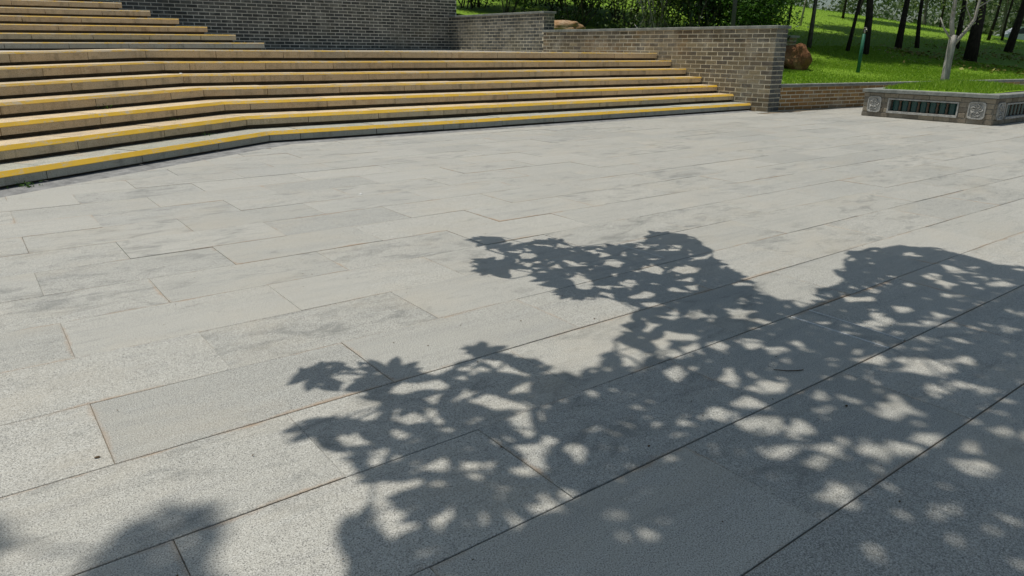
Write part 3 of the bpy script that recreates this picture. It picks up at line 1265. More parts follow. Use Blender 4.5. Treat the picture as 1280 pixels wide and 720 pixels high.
bush('bush', (12.75, 19.3), (.9, .9, 1.5), 'small dark bush tight in the corner behind the taller wall stretch', ML['hedge'], 59, 70, 40, leaf=.08)
bush('young_plant', (12.6, 9.95), (.22, .22, .33), 'small light green young plant peeping over the long brick wall', ML['hedge_light'], 51, 14, 16, leaf=.07, stems=3)

# ------------------------------------------------------------------ trees on the lawn


def tree(c, h, tr, lean, crown, lab, mat=None, bark=None, nc=60, per=36, leaf=.16, r_=1, name='tree', group=None, z0=None, forks=4, csize=.5):
    """trunk (tapered, slightly crooked), limbs, leaf crown.  crown = (dx, dy, z centre, rx, ry, rz)"""
    r = np.random.default_rng(r_)
    if z0 is None:
        z0 = lawn_z(c[0], c[1]) - .05
    root = empty(name, (c[0], c[1], z0), lab, 'tree', group)
    mb = MB()
    pts, rad = [], []
    for k in range(8):
        t = k / 7
        pts.append((c[0] + lean[0] * t + r.normal(0, .025) * (k > 0), c[1] + lean[1] * t + r.normal(0, .025) * (k > 0), z0 + h * t))
        rad.append(tr * (1.3 if k == 0 else (1.04 if k == 1 else 1.0) - .55 * t))
    mb.tube(pts, rad, 10)
    cx, cy, cz = c[0] + lean[0] + crown[0], c[1] + lean[1] + crown[1], z0 + crown[2]
    P, C = clumps(r, (cx, cy, cz), crown[3:], nc, per, csize, .25)
    child2(mb.build('trunk', bark or M_BARK, smooth=True), root)
    lb = MB()
    for k in range(forks):
        e = C[r.integers(len(C))]
        s = pts[int(r.integers(4, 8))]
        mid = ((s[0] * .55 + e[0] * .45), (s[1] * .55 + e[1] * .45), s[2] * .4 + e[2] * .6)
        lb.tube([s, mid, tuple(e)], [tr * .42, tr * .28, tr * .1], 6)
    child2(lb.build('limbs', bark or M_BARK, smooth=True), root)
    V, F = leaves_np(P, leaf, r, .4)
    child2(mk_np('crown', V, F, mat or ML['tree']), root)
    return root


LT = 'dark trunked trees standing on the lawn'
tree((21.13, 11.1), 7.5, .098, (-.25, .3), (.3, .8, 7.6, 4.0, 3.4, 2.2), 'dark straight tree with a thinner stem leaning beside it, left of the pair of trunks', r_=61, per=170, leaf=.27, nc=110, group=LT)
tree((21.0, 11.55), 6.0, .05, (.55, -.35), (.6, .6, 7.0, 1.5, 1.5, 1.2), 'thin dark stem leaning against the straight dark tree on the lawn', r_=62, per=170, leaf=.27, nc=25, group=LT)
tree((24.08, 11.59), 8.0, .088, (.65, 0), (.2, .8, 7.8, 3.6, 3.2, 2.0), 'dark tree leaning right on the lawn, left one of the close pair', r_=63, per=170, leaf=.27, nc=110, group=LT)
tree((25.66, 11.73), 7.0, .058, (-.1, .35), (.4, .8, 8.2, 3.0, 3.0, 1.8), 'slender dark tree with a slight bend, right one of the close pair', r_=64, per=170, leaf=.27, nc=80, group=LT)
tree((24.54, 9.62), 8.5, .155, (.3, .3), (.0, -.3, 8.0, 4.8, 4.2, 2.0), 'thickest dark tree standing behind the pale forked tree', r_=65, per=170, leaf=.27, nc=130, group=LT)
tree((30.41, 10.73), 8.5, .115, (1.1, -.5), (.2, .8, 8.2, 4.2, 3.6, 2.0), 'dark tree leaning to the right near the right edge of the photo', r_=66, per=170, leaf=.27, nc=120, group=LT)
tree((28.12, 11.54), 8.0, .08, (.1, .1), (.3, .6, 8.4, 3.4, 3.0, 1.8), 'dark slim tree half hidden by the pale forked tree', r_=67, per=170, leaf=.27, nc=90, group=LT)
tree((20.03, 12.19), 7.0, .055, (.25, .1), (.1, .7, 7.2, 2.8, 2.6, 1.6), 'thin grey tree just behind the brown boulder on the lawn', bark=M_BARK_GREY, r_=68, per=170, leaf=.27, nc=70, group=LT)
tree((21.79, 14.13), 7.0, .04, (.3, .1), (0, .4, 7.4, 2.6, 2.4, 1.6), 'thin dark tree beside the right end of the hedge', r_=69, per=170, leaf=.27, nc=60, group=LT)
tree((25.95, 16.27), 6.0, .035, (.6, -.1), (0, 0, 7.2, 1.8, 1.8, 1.2), 'thin pale leaning sapling higher up the lawn behind the boulder', bark=M_BARK_PALE, r_=70, per=170, leaf=.27, nc=30, group=LT)
tree((33.0, 18.6), 6.5, .05, (.5, -.1), (0, 0, 7.4, 2.0, 2.0, 1.3), 'thin dark sapling on the crest between the boulder and the green post', r_=71, per=170, leaf=.27, nc=30, group=LT)
tree((34.8, 13.1), 6.5, .055, (.8, -.3), (0, .3, 7.6, 2.2, 2.2, 1.4), 'thin dark tree on the far lawn just right of the thickest trunk', r_=72, per=170, leaf=.27, nc=40, group=LT)
tree((36.5, 13.2), 6.5, .045, (.3, -.1), (0, .3, 7.6, 2.0, 2.0, 1.4), 'thin dark tree on the far lawn left of the right leaning trunk', r_=73, per=170, leaf=.27, nc=36, group=LT)

# crown shade over the lower lawn comes from these trees; a row of park trees stands beyond the crest
FT = 'pale green trees beyond the crest of the lawn'
far = [(42, 33), (46, 31), (50, 30.5), (55, 29), (47, 25.5), (53, 24), (60, 26), (58, 21), (66, 23), (64, 18.5), (72, 20), (70, 15), (79, 17.5), (85, 24), (76, 29), (90, 21)]
fr_ = np.random.default_rng(77)
for k, (x, y) in enumerate(far):
    h = fr_.uniform(4.0, 6.0)
    lab = 'pale green tree with a thin trunk standing beyond the crest of the lawn'
    tree((x, y), h, fr_.uniform(.07, .13), (fr_.normal(0, .5), fr_.normal(0, .5)), (0, 0, h * .72, fr_.uniform(1.6, 2.6), fr_.uniform(1.6, 2.6), fr_.uniform(1.6, 2.4)),
         lab, mat=ML['far'] if k % 3 else ML['yellowish'], r_=80 + k, nc=34, per=26, leaf=.24, group=FT, forks=5, csize=.45, bark=M_BARK_GREY if k % 2 else M_BARK)

# fallen leaves and thin dry patches under the trees
fl = np.random.default_rng(14)
PL = []
for (x, y, s, n) in ((23.6, 10.6, .7, 220), (27.2, 10.2, .9, 260), (29.5, 9.3, 1.1, 260), (22.0, 8.3, .8, 120)):
    q = fl.normal(0, s, (n, 2)) + np.array([x, y])
    PL.append(np.stack([q[:, 0], q[:, 1], [lawn_z(a, b) + .06 for a, b in q]], 1))
PL = np.concatenate(PL)
V, F = leaves_np(PL, .11, fl, 1.2, .55, .15)
tag(mk_np('fallen_leaves', V, F, leaf_mat('fallen_leaf', (.16, .13, .03), (.24, .22, .05), (.28, .28, .07), .1)), 'yellow brown fallen leaves scattered on the shaded lawn under the trees', 'leaves', kind='stuff')

# the wood far behind, one mass of foliage with gaps
fw = np.random.default_rng(90)
PP = []
for k in range(300):
    ph = fw.uniform(R(12), R(40))
    t = fw.uniform(66, 105)
    x, y = t * math.cos(ph), t * math.sin(ph)
    zc = lawn_z(x, y) + abs(fw.normal(0, 3.2)) + .3
    PP.append(fw.normal(0, 1, (60, 3)) * np.array([1.0, 1.0, .7]) * fw.uniform(.5, 1.3) + np.array([x, y, zc]))
PP = np.concatenate(PP)
V, F = leaves_np(PP, .42, fw, .3, .55)
tag(mk_np('far_wood', V, F, ML['far']), 'pale green wood far beyond the crest of the lawn with sky showing through', 'wood', kind='stuff')

# pale forked tree in the planter
fx, fy = 13.75, 5.72
pt = empty('pale_tree', (fx, fy, .5), 'pale barked young tree forking low down, growing in the grass of the brick planter', 'tree')
mb = MB()
mb.tube([(fx, fy, .44), (fx - .005, fy, .62), (fx + .01, fy + .01, .9), (fx, fy, 1.16), (fx + .01, fy + .005, 1.3)], [.082, .066, .06, .062, .056], 12)
child2(mb.build('trunk', M_BARK_PALE, smooth=True), pt)
br = [
    [(0, 0, 1.22), (-.04, .05, 1.5), (.0, .08, 1.85), (-.02, .1, 2.3), (.05, .15, 2.9)],
    [(.01, 0, 1.12), (.13, -.12, 1.36), (.22, -.19, 1.55), (.26, -.2, 1.9), (.22, -.22, 2.6)],
    [(-.01, 0, 1.2), (-.14, .11, 1.4), (-.22, .17, 1.58)],
    [(.2, -.17, 1.5), (.16, -.05, 1.75), (.2, .0, 2.2)],
    [(.25, -.2, 1.85), (.42, -.33, 2.1), (.52, -.4, 2.4)],
    [(.25, -.2, 1.75), (.38, -.30, 1.85), (.55, -.42, 2.15), (.6, -.45, 2.4)],
    [(-.01, .09, 1.9), (-.16, .2, 2.15), (-.2, .22, 2.4)],
]
rd = [.042, .036, .02, .013, .014, .013, .014]
for pts, r0 in zip(br, rd):
    bb = MB()
    bb.tube([(fx + x, fy + y, z) for x, y, z in pts], [r0 * (1 - .6 * k / (len(pts) - 1)) for k in range(len(pts))], 8)
    child2(bb.build('branch', M_BARK_PALE, smooth=True), pt)
r = np.random.default_rng(5)
P = []
for (x, y, z, s, n) in ((.08, -.02, 2.0, .22, 120), (.3, -.25, 1.75, .12, 40), (0, .1, 2.6, .5, 420), (.4, -.3, 2.4, .3, 160), (.2, -.15, 1.55, .07, 22), (-.2, .2, 2.4, .25, 110), (.08, .0, 1.72, .10, 24)):
    P.append(r.normal(0, s, (n, 3)) * np.array([1, 1, .9]) + np.array([fx + x, fy + y, z]))
P = np.concatenate(P)
P = P[P[:, 2] > 1.35]
V, F = leaves_np(P, .06, r, .3, .4)
child2(mk_np('sparse_leaves', V, F, ML['yellowish']), pt)


# ------------------------------------------------------------------ boulders
def boulder(name, loc, dims, lab, mat, seed, rotz=0, sink=.12):
    import bmesh
    from mathutils import noise
    bm = bmesh.new()
    bmesh.ops.create_icosphere(bm, subdivisions=4, radius=1)
    off = Vector((seed * 3.1, seed * 1.7, seed))
    for v in bm.verts:
        p = v.co.copy()
        for nn in ((.8, .3, .5), (-.6, .5, .6), (.2, -.9, .35), (-.3, -.6, .75), (.9, -.4, .1), (-.95, -.1, .2), (.1, .1, 1)):
            nv = Vector(nn).normalized()
            dd = p.dot(nv)
            lim = .74 + .12 * noise.noise(nv * 3 + off)
            if dd > lim:
                p -= nv * (dd - lim) * .85
        k = 1 + .16 * noise.noise(p * 1.6 + off) + .07 * noise.noise(p * 4.5 + off) + .03 * noise.noise(p * 11 + off)
        v.co = Vector((p.x * dims[0] * k, p.y * dims[1] * k, (p.z * k + .8 - sink) * dims[2]))
    me = bpy.data.meshes.new(name)
    bm.to_mesh(me)
    bm.free()
    me.materials.append(mat)
    me.polygons.foreach_set('use_smooth', [True] * len(me.polygons))
    o = bpy.data.objects.new(name, me)
    o.location = loc
    o.rotation_euler = (0, 0, rotz)
    link(o)
    return tag(o, lab, 'rock')


def rock_mat(name, c1, c2, c3):
    n = NT(name, .9, .15)
    p = n.pos()
    c = n.mix(n.mr(n.noise(p, 5, 6, .7), .35, .65, 0, 1), c1, c2)
    c = n.mix(n.mr(n.noise(p, 2.6, 5, .6), .52, .66, 0, .8), c, c3)
    c = n.mix(n.mr(n.noise(p, 22, 5, .7), .5, .75, 0, .6), c, tuple(x * .3 for x in c1))
    n.col(c)
    n.bump(n.noise(p, 14, 7, .75), .9, .05)
    return n.m


boulder('boulder', (14.85, 9.32, lawn_z(14.85, 9.32)), (.38, .34, .36), 'rounded red-brown boulder sitting on the lawn behind the end of the long wall', rock_mat('red_brown_rock', (.19, .085, .04), (.28, .14, .065), (.42, .27, .125)), 3, .6)
boulder('boulder', (12.75, 14.75, lawn_z(12.75, 14.75) + .04), (.66, .40, .19), 'flat orange boulder lying on top behind the brick wall below the bushes', rock_mat('orange_rock', (.36, .20, .085), (.52, .38, .25), (.42, .25, .12)), 8, .9 - 1.57)

# short pier with a coping behind the brown boulder
px, py = 16.95, 10.95
pz = lawn_z(px, py)
pier = empty('brick_pier', (px, py, pz), 'short brown brick pier with a pale coping half hidden behind the brown boulder', 'wall')
mb = MB()
mb.box(px - .48, px + .21, py - .14, py + .20, pz - .1, pz + .50)
child2(mb.build('mortar_core', M_MORTAR), pier)
cands = []
brick_face(cands, (px - .485, py - .145), (1, 0), (0, -1), .70, pz - .02, pz + .5, seed=51)
brick_face(cands, (px - .485, py + .20), (0, -1), (-1, 0), .345, pz - .02, pz + .5, bl=.17, seed=52)
lay(cands, pier, M_BRICK, M_BRICK_F)
coping(pier, px - .53, px + .26, py - .19, py + .25, pz + .502, pz + .55, 'x', seed=53)

# ------------------------------------------------------------------ green tap post on the lawn
tx, ty = 15.92, 8.44
tz = lawn_z(tx, ty)
M_GREEN_PAINT = rough_mat('green_paint', (.02, .105, .062), (.035, .15, .09), 9, .5, .1)
M_BRASS = NT('tap_metal', .4, .5).col((.45, .42, .36))
M_BRASS.node_tree.nodes['Principled BSDF'].inputs['Metallic'].default_value = .7
post = empty('tap_post', (tx, ty, tz), 'green painted standpipe post with a small metal tap on the lawn', 'water tap')
mb = MB()
mb.tube([(tx, ty, tz - .05), (tx + .01, ty, tz + .45), (tx + .02, ty, tz + .82)], [.04, .036, .032], 10)
child2(mb.build('post', M_GREEN_PAINT, smooth=True), post)
mb = MB()
mb.tube([(tx + .02, ty, tz + .81), (tx + .02, ty, tz + .92)], .018, 8)
mb.tube([(tx + .02, ty, tz + .90), (tx - .03, ty - .07, tz + .91), (tx - .035, ty - .08, tz + .87)], .014, 8)
child2(mb.build('tap', M_BRASS, smooth=True), post)
mb = MB()
mb.tube([(tx - .02, ty + .01, tz + .945), (tx + .06, ty - .01, tz + .945)], .010, 6)
child2(mb.build('tap_handle', M_BRASS), post)

# slim pole behind the hedge
qx, qy = 13.35, 9.93
qz = lawn_z(qx, qy)
M_POLE = rough_mat('pole_paint', (.06, .065, .07), (.09, .095, .10), 6, .5, .1)
pole = empty('lamp_post', (qx, qy, qz), 'slim dark grey pole rising behind the long wall left of the bright round bush', 'lamp post')
mb = MB()
mb.tube([(qx, qy, qz - .1), (qx, qy, qz + 4.2)], [.048, .04], 10)
child2(mb.build('pole', M_POLE, smooth=True), pole)
mb = MB()
mb.tube([(qx, qy, qz + 4.2), (qx, qy, qz + 4.26), (qx, qy, qz + 4.32), (qx, qy, qz + 4.62), (qx, qy, qz + 4.70)], [.05, .14, .11, .16, .03], 12)
child2(mb.build('lantern', M_POLE, smooth=True), pole)
mb = MB()
mb.tube([(qx, qy, qz - .02), (qx, qy, qz + .04)], .10, 12)
child2(mb.build('base_plate', M_POLE), pole)

# ------------------------------------------------------------------ parked car and pale building far beyond the lawn
M_CAR = NT('car_paint', .3, .5).col((.55, .58, .62))
M_GLASS = NT('car_glass', .1, .5).col((.03, .045, .06))
M_TYRE = NT('tyre', .9, .2).col((.02, .02, .02))
kx, ky = 60.6, 19.9
kz = lawn_z(kx, ky) - .25
d = Vector((.60, -.80, 0))
car = empty('parked_car', (kx, ky, kz), 'pale parked car glimpsed beyond the lawn at the right edge', 'car')
CM = Matrix.Translation((kx, ky, kz)) @ Matrix.Rotation(math.atan2(d.y, d.x), 4, 'Z')


def extr(prof, w0, w1):
    n = len(prof)
    v = [CM @ Vector((x, w0, z)) for x, z in prof] + [CM @ Vector((x, w1, z)) for x, z in prof]
    f = [tuple(range(n - 1, -1, -1)), tuple(range(n, 2 * n))] + [(i, (i + 1) % n, n + (i + 1) % n, n + i) for i in range(n)]
    return v, f


mb = MB()
mb.add(*extr([(-2.2, .3), (2.2, .3), (2.25, .6), (2.1, .85), (1.1, .95), (.45, 1.42), (-1.2, 1.45), (-1.9, 1.0), (-2.2, .92)], -.85, .85))
child2(mb.build('body', M_CAR), car)
for y0 in (-.858, .852):
    mb = MB()
    mb.add(*extr([(-1.65, .98), (.95, .96), (.38, 1.34), (-1.15, 1.37)], y0, y0 + .006))
    child2(mb.build('side_window', M_GLASS), car)
mb = MB()
mb.add([CM @ Vector(p) for p in ((1.09, -.7, .97), (1.09, .7, .97), (.50, .66, 1.385), (.50, -.66, 1.385))], [(0, 1, 2, 3)])
for v in range(4):
    mb.v[v] = tuple(Vector(mb.v[v]) + CM.to_3x3() @ Vector((.02, 0, .01)))
child2(mb.build('windscreen', M_GLASS), car)
for x in (-1.4, 1.4):
    for y in (-.88, .7):
        mb = MB()
        mb.tube([CM @ Vector((x, y, .32)), CM @ Vector((x, y + .18, .32))], .32, 16)
        child2(mb.build('wheel', M_TYRE), car)

